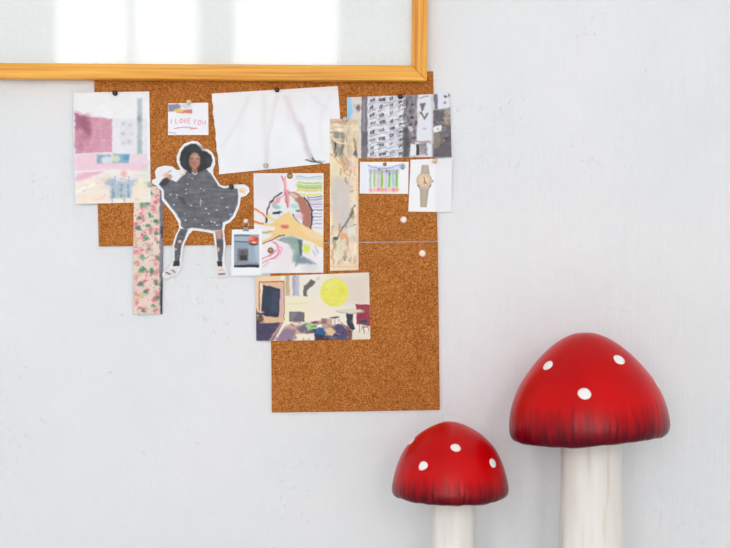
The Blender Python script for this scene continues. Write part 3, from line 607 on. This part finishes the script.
# ---- city print
def p_city(k):
    r = random.Random(8)
    k.noise(8, 6, 4, 41)
    k.poly([(347, 96.4), (351, 96.6), (352.6, 112), (349, 120), (347, 121)], (150, 206, 240), 1, .8)
    k.poly([(350.6, 96.6), (361.4, 96.2), (362, 158), (352, 158), (350, 130), (354, 112)], (222, 214, 204), .95, 1.2); k.ell(358.6, 108, 1.9, 3, (84, 72, 76), .85, .9); k.line([(353.6, 104), (357, 112)], 1.2, (190, 160, 150), .8, .8); k.line([(352, 124), (360, 128)], 1.2, (200, 190, 190), .8, 1)
    k.ell(355, 134, 3, 8, (238, 220, 182), .7, 1.8); k.ell(354, 148, 2, 5, (160, 124, 80), .6, 1.3)
    k.poly([(361.6, 96), (367.2, 96), (368, 158), (361.4, 158)], (118, 112, 124), 1, .6); k.rect(363.4, 100, 364.8, 134, (156, 154, 166), .8, .6); k.rect(361.4, 132, 367, 146, (88, 86, 96), .8, .9)
    k.rect(367.8, 95, 403, 158, (218, 218, 228), 1, .6)
    k.noise(20, 4, 1.5, 42, k.box(368, 95, 403, 158)); k.noise(16, 1.1, .8, 47, k.box(368, 95, 403, 158))
    for xi, x0 in enumerate((369.8, 379, 389.4, 398.4)):
        for j in range(8):
            y = 100 + j * 7.7 - (xi % 3) * 1.6
            y += r.uniform(-1.3, 1.3); w = (5.0, 6, 4.6, 3.6)[xi] * r.uniform(.6, 1.15); c = r.choice([(92, 92, 100), (46, 46, 54), (116, 116, 128), (60, 58, 64)])
            k.poly([(x0, y), (x0 + w, y - 1.6), (x0 + w, y + 1.7), (x0 + .5, y + 3.2)], c, r.uniform(.6, .98), .45); k.line([(x0 - 1, y + 5), (x0 + w + 2, y + 3)], .7, (140, 140, 150), .8, .35)
            k.line([(x0 + w * .4, y - 1.5), (x0 + w * .5, y + 3)], .6, (206, 206, 216), .8, .3)
    k.poly([(402, 95), (418, 94), (417.6, 110), (416.6, 140), (411, 146), (409.6, 157), (403, 157), (405, 124)], (136, 130, 136), 1, .8)
    k.noise(26, 1.6, 3, 43, k.box(402, 94, 418, 157))
    for j in range(9): k.ell(410.6 + r.uniform(-4, 4), 98 + j * 6.6, r.uniform(1, 2.2), r.uniform(1, 2.2), r.choice([(56, 54, 60), (76, 70, 72)]), .85, .7)
    for j in range(7): k.line([(400, 100 + j * 8), (405.6, 98.6 + j * 8)], 1.4, r.choice([(230, 230, 236), (70, 68, 74)]), .85, .5)
    for j in range(26):
        x, y = r.uniform(369, 402), r.uniform(97, 156); k.line([(x, y), (x + r.uniform(1.5, 5), y - r.uniform(.3, 1.6))], r.uniform(.5, 1.1), r.choice([(64, 64, 72), (130, 130, 142), (240, 240, 246), (98, 96, 106)]), .6, .55)
    for j in range(30):
        x, y = r.uniform(403, 417), r.uniform(96, 156); k.line([(x, y), (x + r.uniform(-1.5, 1.5), y + r.uniform(2, 6))], r.uniform(.7, 1.6), r.choice([(50, 48, 54), (168, 160, 160), (92, 84, 88), (120, 112, 116)]), .7, .5)
    k.rect(402.6, 128, 408.6, 157, (62, 60, 66), .7, 1.2); k.ell(410.6, 128.6, 2.2, 2.6, (206, 206, 210), .9, .7)
    k.poly([(417.6, 94), (431, 94), (432, 140), (417, 141)], (226, 228, 238), 1, .7); k.poly([(420, 104), (426, 102), (423.6, 110), (421.6, 112)], (90, 84, 90), .9, .7); k.line([(421, 113), (424, 119), (427.6, 114)], 2, (76, 74, 76), .85, .7); k.line([(420, 98), (428, 96)], 1.3, (150, 150, 160), .8, .5)
    k.ell(424.6, 129, 1.8, 1.4, (190, 180, 190), .8, .6); k.line([(418, 118), (419, 112)], 1.2, (206, 184, 170), .8)
    k.rect(410, 144, 416.4, 155, (234, 232, 238), 1, .6); k.rect(416.6, 144, 419.6, 155, (40, 38, 42), .95, .5); k.rect(419.6, 142.4, 427, 155, (150, 142, 146), .95, .6); k.noise(30, 1.2, 1.2, 44, k.box(419.6, 142, 427, 155)); k.line([(416, 141), (430, 142)], 1, (150, 120, 110), .8, .4); k.rect(427.6, 144, 433, 156.6, (226, 230, 238), 1, .6)
    k.rect(434, 94, 437.6, 109, (112, 108, 118), 1, .6); k.rect(437.6, 93.6, 450, 108, (226, 228, 240), 1, .6)
    k.ell(445, 96.6, 2, 1.2, (90, 70, 70), .9, .5); k.ell(445, 102.6, 1.8, 1.5, (160, 120, 104), .9, .6); k.ell(449, 95, .8, 2, (80, 70, 80), .9, .5)
    k.poly([(433.4, 110), (444, 109), (450.6, 107), (452, 157), (432, 157)], (112, 104, 106), 1, .7); k.rect(444.4, 108, 451, 124, (176, 156, 138), .95, 1.2)
    k.noise(30, 1.8, 1.8, 45, k.box(433, 110, 452, 157)); k.noise(20, 1, 1, 46, k.box(433, 110, 452, 157)); k.rect(434.6, 111.4, 443.6, 121, (90, 84, 96), .8, .8)
    k.poly([(433, 128), (436, 125.6), (441.6, 125.4), (441, 131.6), (434, 132.4)], (232, 232, 236), .98, .5); k.ell(437.6, 129, 1, .8, (120, 116, 116), .8, .3); k.rect(433, 133, 440, 150, (146, 132, 116), .8, 1.4); k.poly([(434, 150), (451, 138), (451.6, 157), (434, 157)], (94, 86, 96), .8, 1.5); k.ell(446, 138.6, 3, 1.4, (56, 48, 50), .8, .8)
    k.rect(432.2, 110, 433.4, 157, (206, 196, 200), .7, .4)
tag(sheet('photo_print', [(347.0, 97.3), (449.8, 93.5), (451.6, 156.8), (347.6, 158.4)], L2, p_city, (206, 206, 214), warp=0.8, cell=.4, curl=lambda u, v: 0.002 * u ** 3),
    'wide grey print of city apartment windows at the upper right of the cork', 'photo', G)

# ---- striped pattern card
def p_strip(k):
    k.rect(361.4, 163.6, 367.4, 193, (230, 236, 246), .8, 1); k.poly([(368, 164.6), (380, 166), (400, 165.4), (404, 166), (400, 170), (384, 168.6), (368.4, 169)], (222, 222, 246), .9, .7)
    k.line([(368, 164.6), (372, 167.4), (382, 168.6), (392, 167.6), (399, 165)], .9, (146, 146, 206), .9, .4)
    for x, c in ((370.5, (176, 190, 186)), (374.4, (170, 206, 120)), (378.2, (190, 196, 220)), (381.8, (150, 190, 84)), (385.6, (196, 206, 222)), (389.2, (124, 190, 84)), (393.2, (150, 196, 214)), (396.8, (112, 186, 70))):
        k.rect(x - 1.3, 169.6, x + 1.3, 187, c, .9, .5)
    for x in (376.4, 380, 383.8, 387.4, 391.2, 395): k.line([(x, 170), (x, 187)], .6, (226, 190, 190), .7, .3)
    k.rect(368.6, 169, 399, 173.6, (176, 172, 196), .5, 1)
    for x, y in ((379, 169.8), (386.6, 170.6), (389.6, 174)): k.ell(x, y, 1, 1.3, (110, 100, 150), .8, .5)
    for i, x in enumerate((371, 374.6, 378.4, 382, 385.8, 389.6, 393.2, 396.8)): k.ell(x, 189.6, 1.9, 2.3, [(236, 160, 200), (236, 200, 160), (244, 130, 170), (220, 170, 110)][i % 4], .9, .6)
    k.line([(369, 192.2), (399, 192)], .7, (210, 210, 140), .6, .4); k.ell(402.4, 166, 2.8, 2.1, (130, 150, 160), .8, .9); k.ell(402.4, 168.4, 1.4, .9, (84, 110, 120), .8, .5)
tag(sheet('pattern_card', [(360.1, 161.9), (408.7, 161.8), (408.2, 193.9), (359.5, 193.6)], L1, p_strip, (243, 243, 246), warp=0.5, cell=.35),
    'small white card of green and pink vertical stripes left of the watch card', 'card', G)

# ---- watch card
def p_watch(k):
    k.rect(435, 158, 453, 213, (232, 232, 238), .7, .8)
    def band(x0, x1, y0, y1, n):
        for i in range(n):
            t = i / (n - 1); y = y0 + (y1 - y0) * t; xc0 = x0[0] + (x0[1] - x0[0]) * t; xc1 = x1[0] + (x1[1] - x1[0]) * t; w = (xc1 - xc0)
            k.rect(xc0, y, xc1, y + 1.35, (168, 160, 148), 1, .3); k.rect(xc0 + w * .28, y + .1, xc1 - w * .28, y + 1.2, (206, 178, 140), .9, .3); k.line([(xc0, y + 1.5), (xc1, y + 1.5)], .45, (140, 126, 112), .7, .25)
    band((421.8, 420.6), (428.4, 429.6), 165, 172.4, 5); band((420.0, 420.4), (428.6, 426.6), 188.4, 205.4, 11)
    k.ell(424.2, 180.6, 7.6, 7.6, (168, 150, 130), 1, .5); k.ell(424.2, 180.4, 7.1, 7.1, (206, 188, 162), 1, .4); k.ell(424.4, 180.4, 6, 6, (234, 206, 176), 1, .4)
    for i in range(12): a = i * PI / 6; k.ell(424.4 + 4.9 * math.cos(a), 180.4 + 4.9 * math.sin(a), .42, .42, (150, 110, 76), .9, .25)
    k.line([(424.4, 180.4), (424, 177)], .7, (126, 84, 60), .95, .25); k.line([(424.4, 180.4), (426.6, 183.8)], .7, (116, 74, 52), .95, .25); k.ell(424.6, 182.6, 1.5, 1.2, (170, 116, 80), .8, .4)
    k.rect(432, 180, 433.6, 182.6, (180, 160, 140), .9, .4)
    k.line([(417.6, 185), (420.4, 189)], 1, (120, 106, 96), .9, .4); k.line([(431, 185), (428.4, 189)], 1, (120, 106, 96), .9, .4)
tag(sheet('watch_card', [(410.6, 159.7), (452.3, 158.2), (451.5, 212.3), (408.3, 211.5)], L2, p_watch, (243, 243, 246), cell=.3),
    'white card with a picture of a gold wristwatch, at the right edge of the cork', 'card', G)

# ---- interior print with yellow disc
def p_room(k):
    k.noise(4, 12, 9, 51); k.rect(332, 273, 371, 306, (216, 198, 184), .55, 6); k.rect(306, 300, 340, 320, (244, 228, 206), .6, 3)
    k.rect(255, 275, 281, 322, (238, 208, 172), 1, 1); k.poly([(259, 281.6), (283.6, 281), (283.6, 322), (259, 322)], (224, 180, 148), .9, .6)
    k.line([(259, 310), (259.2, 281.9), (284, 281.6), (284.2, 320)], .9, (156, 84, 62), .95, .4); k.poly([(260.4, 283), (263.4, 285), (260.6, 312), (260, 312)], (246, 222, 198), .9, .5)
    k.poly([(263.4, 285), (280, 288.4), (278.6, 318.4), (260.6, 315)], (28, 40, 64), 1, .6); k.poly([(272, 290), (279, 291), (278, 312), (270, 314)], (56, 62, 96), .8, 1.6); k.ell(268, 302, 3, 6, (30, 62, 84), .6, 2); k.rect(280, 288, 283, 318, (208, 174, 176), .8, .8)
    k.rect(285.4, 275, 289.6, 296, (198, 168, 130), .9, 1); k.rect(292, 275, 299, 296, (186, 180, 200), .9, .8); k.line([(294, 276), (294, 295)], 1, (140, 136, 176), .8, .5)
    k.poly([(303.6, 286), (308, 282.6), (311, 279.4), (316, 282), (311, 287), (307, 291), (307.4, 296), (303.6, 296)], (92, 86, 84), .95, .7); k.ell(318, 278.4, 2.2, 1.8, (216, 206, 200), .9, .6)
    k.rect(284.6, 296.4, 308.4, 328, (240, 232, 202), 1, .6); k.line([(285, 304), (308, 303)], .6, (222, 212, 180), .8, .5)
    k.rect(289.2, 312, 304.4, 322, (110, 102, 116), 1, .4); k.poly([(290, 313), (298, 313), (293, 321), (290, 321)], (140, 132, 146), .7, .8)
    k.poly([(285, 326), (304, 324), (332, 318), (332, 341), (275, 341)], (206, 162, 152), 1, 1.2)
    k.poly([(255, 323), (283, 322), (273, 341), (256, 341)], (62, 54, 88), 1, .8); k.rect(259, 317.4, 283, 322.6, (226, 182, 146), 1, .7); k.poly([(255, 305), (257, 312), (263, 312), (264, 320), (256, 326)], (84, 62, 60), .95, .9); k.ell(262, 312, 2.4, 1, (230, 222, 214), .9, .5)
    k.line([(281, 324), (270, 341)], 2.4, (214, 160, 134), .9, .9); k.poly([(284, 328), (296, 330), (292, 341), (276, 341)], (128, 108, 142), .8, 1.3); k.poly([(296, 328), (306, 323), (314, 333), (304, 335)], (104, 94, 116), .9, 1)
    k.poly([(296, 334), (314, 333.4), (314, 341), (295, 341)], (240, 232, 214), 1, .5)
    k.poly([(305, 325), (314, 322.6), (318, 328), (308, 330.6)], (156, 204, 140), 1, .7); k.ell(316, 331, 5, 2, (24, 22, 30), .95, .7); k.poly([(317, 325), (322, 324), (322, 328), (318, 329)], (244, 240, 236), 1, .5); k.ell(314.8, 322.4, 3, 1.2, (110, 40, 34), .9, .6)
    k.ell(320.4, 333, 5.6, 5.4, (30, 84, 140), 1, .8); k.poly([(314.6, 334), (328, 336), (344, 336), (342, 341), (314.6, 341)], (44, 40, 66), 1, .8)
    k.poly([(326, 328), (338, 324), (348, 327), (352.6, 334), (350.6, 341), (334, 341), (328, 338)], (78, 72, 112), 1, .9); k.poly([(340, 322), (350, 328), (353, 341), (348, 341), (347, 332)], (140, 74, 66), .85, 1); k.poly([(324, 330), (330, 326), (336, 332), (332, 336), (328, 335)], (232, 200, 156), .95, .9); k.ell(331, 326, 4, 1.4, (170, 130, 126), .8, .8)
    k.rect(321.4, 318.6, 326.6, 323.6, (128, 104, 88), .9, .8); k.ell(334.4, 317.6, 3.8, 1, (44, 60, 62), .95, .5); k.line([(334.4, 318), (334.6, 326)], .9, (128, 130, 126), .8, .4)
    k.poly([(352.6, 331), (370.4, 330), (370.4, 341), (352, 341)], (236, 224, 208), 1, .7)
    k.poly([(355.6, 304.6), (370, 304.4), (370.2, 326), (357, 324)], (156, 44, 68), 1, .6); k.noise(14, 2, 2, 52, k.box(355, 304, 371, 326)); k.line([(357, 318), (370, 318)], .8, (110, 26, 50), .6, .5)
    k.poly([(346.4, 313), (352.6, 313), (353, 322), (354.6, 329), (352, 331), (348.4, 326), (346.8, 322)], (32, 38, 58), 1, .6)
    k.ell(350, 311.2, 13.8, 2.6, (222, 214, 190), 1, .5); k.line([(336.8, 312), (350, 314), (363, 312)], .6, (150, 140, 120), .7, .4)
    k.ell(363.6, 321.6, 4, 2, (46, 58, 74), .95, .6)
    for a, b in (((360, 323), (358.6, 332)), ((363, 323), (364, 333)), ((366.6, 323), (369, 331)), ((361, 327), (368, 327.4)), ((360.6, 330), (366, 326))): k.line([a, b], .6, (90, 84, 88), .85, .3)
    r = random.Random(21)
    for j in range(46):
        x, y = r.uniform(286, 352), r.uniform(321, 340); k.line([(x, y), (x + r.uniform(-2, 5), y + r.uniform(-1.6, 1.6))], r.uniform(.6, 1.6), r.choice([(40, 36, 62), (190, 140, 130), (110, 96, 140), (226, 196, 170), (80, 60, 80), (150, 120, 130)]), .6, .5)
    for j in range(16):
        x, y = r.uniform(257, 275), r.uniform(324, 339); k.line([(x, y), (x + r.uniform(2, 6), y + r.uniform(-1, 1))], r.uniform(.6, 1.4), r.choice([(44, 38, 70), (96, 80, 120), (70, 66, 110)]), .6, .5)
    for j in range(10):
        x, y = r.uniform(256, 264), r.uniform(308, 323); k.ell(x, y, r.uniform(.6, 1.6), r.uniform(.5, 1.4), r.choice([(40, 34, 46), (200, 170, 150), (120, 80, 70)]), .8, .5)
    k.ell(334.4, 292.4, 14, 14.2, (232, 226, 96), 1, .5)
    m = (np.hypot(k.x - 334.4, k.y - 292.4) < 13.6).astype(float); k.noise(5, 3, 1.4, 53, m); k.ell(342, 291, 3, 3, (226, 214, 60), .7, 2); k.ell(330, 284, 6, 4, (236, 234, 132), .6, 2)
tag(sheet('photo_print', [(255.8, 276.6), (369.1, 272.4), (370.3, 339.3), (256.3, 341.2)], L1, p_room, (238, 232, 220), warp=0.6, cell=.4, curl=lambda u, v: 0.0015 * (1 - u) ** 3),
    'wide print of a living room with a large yellow disc on its wall', 'photo', G)

# ================================================================== PINS
def lathe_y(profile, seg=24):
    """profile = (radius, distance out of the wall) pairs; axis along -y."""
    bm = bmesh.new(); rings = []
    for r, d in profile:
        if r < 1e-6: rings.append([bm.verts.new((0, -d, 0))])
        else: rings.append([bm.verts.new((r * math.cos(2 * PI * i / seg), -d, r * math.sin(2 * PI * i / seg))) for i in range(seg)])
    for a, b in zip(rings[:-1], rings[1:]):
        for i in range(seg):
            j = (i + 1) % seg
            if len(a) == 1 and len(b) == 1: continue
            if len(a) == 1: bm.faces.new([a[0], b[i], b[j]])
            elif len(b) == 1: bm.faces.new([a[i], a[j], b[0]])
            else: bm.faces.new([a[i], a[j], b[j], b[i]])
    return from_bm(bm, True)
M_STEEL = plain('pin_steel', (190, 190, 190), 0.25, 1.0)
def push_pin(px, py, depth, mat, label, r=2.3, style='push'):
    rr = r * S
    t = empty('push_pin' if style == 'push' else 'thumbtack', (X(px, depth), -depth, Z(py, depth)), label, 'pin', 'pins in the cork')
    if style == 'push':
        prof = [(0, 0.0002), (rr * .9, 0.0002), (rr, 0.0008), (rr * .9, 0.0014), (rr * .5, 0.0022), (rr * .46, 0.0065), (rr * .8, 0.0078), (rr * .86, 0.0088), (rr * .7, 0.0094), (0, 0.0096)]
    else:
        prof = [(0, 0.0002), (rr * .95, 0.0002), (rr, 0.0007), (rr * .93, 0.0014), (rr * .7, 0.0021), (rr * .35, 0.0026), (0, 0.0027)]
    link('pin_head', lathe_y(prof), mat, t)
    link('needle', lathe_y([(0, 0.0004), (0.0005, 0.0003), (0.0005, -0.003), (0, -0.0045)], 8), M_STEEL, t)
    return t
M_DRED = plain('dark_red_plastic', (62, 8, 16), 0.3)
M_BLACK = plain('black_plastic', (32, 32, 34), 0.3)
M_CREAM = plain('cream_plastic', (226, 204, 160), 0.35)
M_WHITEP = plain('white_plastic', (244, 228, 214), 0.35)
M_CLEAR = plain('smoky_clear_plastic', (188, 184, 172), 0.2)
M_BRASS = plain('dull_brass', (150, 124, 84), 0.35, 0.7)
CO = 0.0052
e_ = 0.0003
push_pin(115.3, 93.4, L3 + e_, M_DRED, 'dark red pin holding the top of the pink room print', 2.6)
push_pin(189.0, 102.4, L2 + e_, M_CREAM, 'cream coloured pin at the top of the I LOVE YOU card', 2.5)
push_pin(277.2, 90.0, L1 + e_, M_DRED, 'dark red pin at the top edge of the large white sheet', 2.5)
push_pin(265.8, 165.6, L1 + e_, M_CLEAR, 'pale translucent pin at the bottom edge of the large white sheet', 2.6)
push_pin(400.2, 96.6, L2 + e_, M_DRED, 'dark red pin at the top edge of the grey city print', 2.6)
push_pin(345.0, 119.6, L3 + e_, M_CLEAR, 'grey pin at the top of the beige strip', 2.7)
push_pin(384.8, 164.2, L1 + e_, M_BRASS, 'small brass pin at the top of the striped card', 1.9, 'tack')
push_pin(434.6, 161.2, L2 + e_, M_CREAM, 'beige pin at the top of the watch card', 2.5)
push_pin(403.6, 219.8, CO, M_WHITEP, 'white round pin in bare cork below the striped card', 3.3, 'tack')
push_pin(422.3, 253.4, CO, M_WHITEP, 'white round pin in the bottom cork tile near its top right', 3.3, 'tack')
push_pin(150.2, 184.6, L3 + 0.0012, M_CLEAR, 'grey pin between the pink room print and the cutout sleeve', 2.6)
push_pin(183.4, 172.8, L3 + e_, M_WHITEP, 'whitish pin beside the neck of the cutout figure', 2.6)
push_pin(231.4, 186.6, L3 + e_, M_BLACK, 'black pin on the raised right sleeve of the cutout figure', 2.6)
push_pin(289.9, 175.8, L1 + e_, M_BRASS, 'brass round pin at the top edge of the face drawing', 3.0, 'tack')
push_pin(270.6, 250.3, L1 + e_, M_BRASS, 'brass round pin inside the pink scribble of the face drawing', 3.0, 'tack')
M_DARK = M_BLACK
# clip over the instant photo
t = empty('bulldog_clip', (X(246, L3), -L3, Z(229.5, L3)), 'small silver clip gripping the top of the instant photo', 'clip')
bm = bmesh.new()
u = S
vs = [bm.verts.new(p) for p in ((-3.2 * u, -.0008, -1.8 * u), (3.2 * u, -.0008, -1.8 * u), (2.2 * u, -.0045, 2.2 * u), (-2.2 * u, -.0045, 2.2 * u), (-3.2 * u, -.0003, -1.8 * u), (3.2 * u, -.0003, -1.8 * u), (2.2 * u, .0008, 2.2 * u), (-2.2 * u, .0008, 2.2 * u))]
for f in ((0, 1, 2, 3), (4, 7, 6, 5), (0, 4, 5, 1), (2, 6, 7, 3), (0, 3, 7, 4), (1, 5, 6, 2)): bm.faces.new([vs[i] for i in f])
bevel(link('jaw', from_bm(bm), M_STEEL, t), 0.0005, 2)
pts = [(-1.6 * u, -.003, 1.8 * u)] + [(2.9 * u * math.cos(a), -.0045, 5.0 * u + 2.9 * u * math.sin(a)) for a in [PI * 1.2 - i * PI * 1.4 / 16 for i in range(17)]] + [(1.6 * u, -.003, 1.8 * u)]
bm = bmesh.new(); rg = []
for i, p in enumerate(pts):
    tg = (Vector(pts[min(i + 1, len(pts) - 1)]) - Vector(pts[max(i - 1, 0)])).normalized(); sd = Vector((0, 1, 0)); nn_ = tg.cross(sd).normalized()
    rg.append([bm.verts.new(Vector(p) + 0.0007 * (math.cos(a) * sd + math.sin(a) * nn_)) for a in [k * PI / 4 for k in range(8)]])
for a, b in zip(rg[:-1], rg[1:]):
    for i in range(8): j = (i + 1) % 8; bm.faces.new([a[i], a[j], b[j], b[i]])
bm.faces.new(rg[0]); bm.faces.new(rg[-1][::-1])
link('handle', from_bm(bm, True), M_STEEL, t)
p_ = push_pin(246.0, 221.2, CO, M_WHITEP, 'white pin inside the ring of the silver clip', 2.4)

# ================================================================== MUSHROOMS
def smooth_profile(pts, sub=6):
    out = []
    P = [pts[0]] + pts + [pts[-1]]
    for i in range(1, len(P) - 2):
        p0, p1, p2, p3 = (np.array(P[j], float) for j in (i - 1, i, i + 1, i + 2))
        for s in range(sub):
            t = s / sub
            out.append(tuple(0.5 * ((2 * p1) + (-p0 + p2) * t + (2 * p0 - 5 * p1 + 4 * p2 - p3) * t * t + (-p0 + 3 * p1 - 3 * p2 + p3) * t ** 3)))
    out.append(tuple(pts[-1])); return out

def mushroom(label, px, depth, rim_y, prof, tilt, stem_prof, stem_px, spots, seed, capfade):
    u = S * (D - depth) / D
    zr = ZC + (274 - rim_y) * u
    root = empty('mushroom_ornament', ((stem_px - 365) * u, -depth, 0), label, 'mushroom ornament', 'red toadstool ornaments')
    rs = np.random.RandomState(seed); ph = rs.rand(8) * 6.28
    pr = smooth_profile([(r * u, h * u) for r, h in prof])
    seg = 160
    def wob(a, h):
        e = max(0.0, 1 - h / (30 * u))
        w = sum(math.sin(a * k + ph[i]) / (k ** .5) for i, k in enumerate((2, 3, 5, 9, 14, 23)))
        return w, e
    bm = bmesh.new(); rings = []
    for r, h in pr:
        if r < 1e-5: rings.append([bm.verts.new((0, 0, h))]); continue
        ring = []
        for i in range(seg):
            a = 2 * PI * i / seg; w, e = wob(a, max(h, 0)); 
            rr = r * (1 + 0.003 * math.sin(3 * a + ph[0]) + 0.0022 * w * e)
            ring.append(bm.verts.new((rr * math.cos(a), rr * math.sin(a), h + 0.0012 * w * e * min(1, r / (40 * u)))))
        rings.append(ring)
    for a, b in zip(rings[:-1], rings[1:]):
        for i in range(seg):
            j = (i + 1) % seg
            if len(a) == 1: bm.faces.new([a[0], b[i], b[j]])
            elif len(b) == 1: bm.faces.new([a[i], a[j], b[0]])
            else: bm.faces.new([a[i], a[j], b[j], b[i]])
    cap = link('cap', from_bm(bm, True), cap_material(0.0, 100 * u, capfade * u), root)
    cap.location = ((px - stem_px) * u, 0, zr); cap.rotation_euler = (0, math.radians(-tilt), 0)
    Mc = Matrix.Translation(Vector(((px - 365) * u, -depth, zr))) @ Matrix.Rotation(math.radians(-tilt), 4, 'Y')
    # dots painted on the cap
    rh = [(r, h) for r, h in pr if h >= 0]; k0 = max(range(len(rh)), key=lambda i: rh[i][0]); rh = rh[:k0 + 1]
    R_, H_2 = np.array([p[0] for p in rh]), np.array([p[1] for p in rh])
    order = np.argsort(H_2); Hs, Rs = H_2[order], R_[order]
    Ls = np.concatenate([[0], np.cumsum(np.hypot(np.diff(Hs), np.diff(Rs)))])
    def surf(l, a, off=0.0):
        h = np.interp(l, Ls, Hs); r = np.interp(l, Ls, Rs); h2 = np.interp(l + .002, Ls, Hs); r2 = np.interp(l + .002, Ls, Rs)
        h1 = np.interp(l - .002, Ls, Hs); r1 = np.interp(l - .002, Ls, Rs)
        nn = Vector((h2 - h1, 0, -(r2 - r1))); nn.normalize()
        return Vector(((r + off * nn.x) * math.cos(a), (r + off * nn.x) * math.sin(a), h + off * nn.z))
    for sx, sy, sr in spots:
        best = None
        for l in np.linspace(0, Ls[-1], 120):
            for a in np.linspace(-PI, 0, 140):
                w = Mc @ surf(l, a); dd = D + w.y
                e = math.hypot(365 + w.x / dd * D / S - sx, 274 - (w.z - ZC) / dd * D / S - sy)
                if best is None or e < best[0]: best = (e, l, a)
        _, l0, a0 = best; r0 = np.interp(l0, Ls, Rs)
        bm = bmesh.new(); seg2 = 28; rg = []
        wv = [rs.uniform(-.07, .07) for _ in range(3)]
        for q, off in ((0, .0011), (.55, .0011), (.88, .0010), (1.0, .0002), (1.0, -.0008)):
            if q == 0: rg.append([bm.verts.new(surf(l0, a0, off))]); continue
            rg.append([])
            for i in range(seg2):
                b = 2 * PI * i / seg2; rad = sr * u * q * (1 + wv[0] * math.sin(2 * b) + wv[1] * math.cos(3 * b))
                rg[-1].append(bm.verts.new(surf(l0 + rad * math.sin(b) * .93, a0 + rad * math.cos(b) / r0, off)))
        for A, B in zip(rg[:-1], rg[1:]):
            for i in range(seg2):
                j = (i + 1) % seg2
                bm.faces.new([A[0], B[i], B[j]] if len(A) == 1 else [A[i], A[j], B[j], B[i]])
        link('spot', from_bm(bm, True), M_SPOT, cap)
    # stem
    bm = bmesh.new(); rings = []
    sp_ = smooth_profile([(r * u, h) for r, h in stem_prof], 8)
    for r, h in sp_:
        ring = []
        for i in range(72):
            a = 2 * PI * i / 72; rr = r * (1 + .012 * math.sin(2 * a + ph[1] + h * 5) + .008 * math.sin(5 * a + ph[2]) + .004 * math.sin(11 * a + ph[3] + 9 * h))
            ring.append(bm.verts.new((rr * math.cos(a), rr * math.sin(a), h)))
        rings.append(ring)
    for a, b in zip(rings[:-1], rings[1:]):
        for i in range(72): j = (i + 1) % 72; bm.faces.new([a[i], a[j], b[j], b[i]])
    bm.faces.new(rings[0][::-1]); bm.faces.new(rings[-1])
    link('stem', from_bm(bm, True), stem_material(), root)
M_SPOT = plain('white_dot_paint', (243, 241, 238), 0.45)
big = [(0, 103.5), (7, 103.2), (14, 101.5), (24, 97), (35, 89.5), (46, 79.5), (56, 68), (64.5, 56.5), (70.5, 46), (75, 35), (78, 24), (79.4, 14), (79.2, 7), (77.5, 2), (74.5, -0.5), (70, -0.5), (62, 1.5), (45, 4), (28, 5.5), (0, 6)]
zb = ZC + (274 - 436) * S * (D - .152) / D
mushroom('taller red toadstool ornament with white dots and a wide cream stem, at right', 589.3, 0.152, 436.0, big, 3.3,
         [(44, 0.0), (43, 0.01), (40, 0.06), (37, 0.13), (35, 0.20), (33.0, 0.28), (31.2, 0.35), (30, 0.42), (30.3, zb + 0.006), (30, zb + 0.012)], 591.3,
         [(585.2, 394, 6.3), (548, 365.3, 5.9), (619.4, 359.3, 6.4), (657, 384, 5.0)], 3, 46)
sm = [(0, 74), (6, 73.4), (14, 70.8), (22, 67), (31.5, 61), (40, 53), (46.5, 44.5), (52, 33), (55.5, 22), (57.7, 12), (58.2, 6), (57, 1.5), (54, -0.8), (50, -0.6), (40, 1.5), (25, 3), (0, 4)]
zs = ZC + (274 - 495) * S * (D - .145) / D
mushroom('smaller red toadstool ornament with white dots and a thin cream stem, at left', 450.1, 0.145, 495.5, sm, 0.3,
         [(30, 0.0), (29.5, 0.01), (26, 0.06), (23, 0.13), (22.0, 0.22), (21.6, 0.30), (21.4, zs + 0.004), (20.5, zs + 0.008)], 453.0,
         [(455.8, 447.6, 4.9), (423, 465.8, 4.9), (492.6, 463, 5.0), (411.5, 441.5, 4.6)], 9, 30)

# ================================================================== LIGHT, CAMERA
w = bpy.data.worlds.new('overcast_sky'); bpy.context.scene.world = w; w.use_nodes = True
bg = w.node_tree.nodes['Background']; bg.inputs[0].default_value = (0.972, 0.99, 1.0, 1); bg.inputs[1].default_value = 10.0
cam = bpy.data.cameras.new('camera'); co = bpy.data.objects.new('camera', cam); COL.objects.link(co)
co.location = (0, -D, ZC); co.rotation_euler = (PI / 2, 0, 0)
cam.sensor_width = 36; cam.lens = 36 * D / (730 * S)
cam.dof.use_dof = True; cam.dof.focus_distance = 2.35; cam.dof.aperture_fstop = 4.0
sc = bpy.context.scene; sc.camera = co
sc.view_settings.view_transform = 'Standard'; sc.view_settings.look = 'None'; sc.view_settings.gamma = 1
sc.view_settings.use_curve_mapping = False
sc.view_settings.exposure = -0.31
sc.cycles.max_bounces = 16; sc.cycles.diffuse_bounces = 12
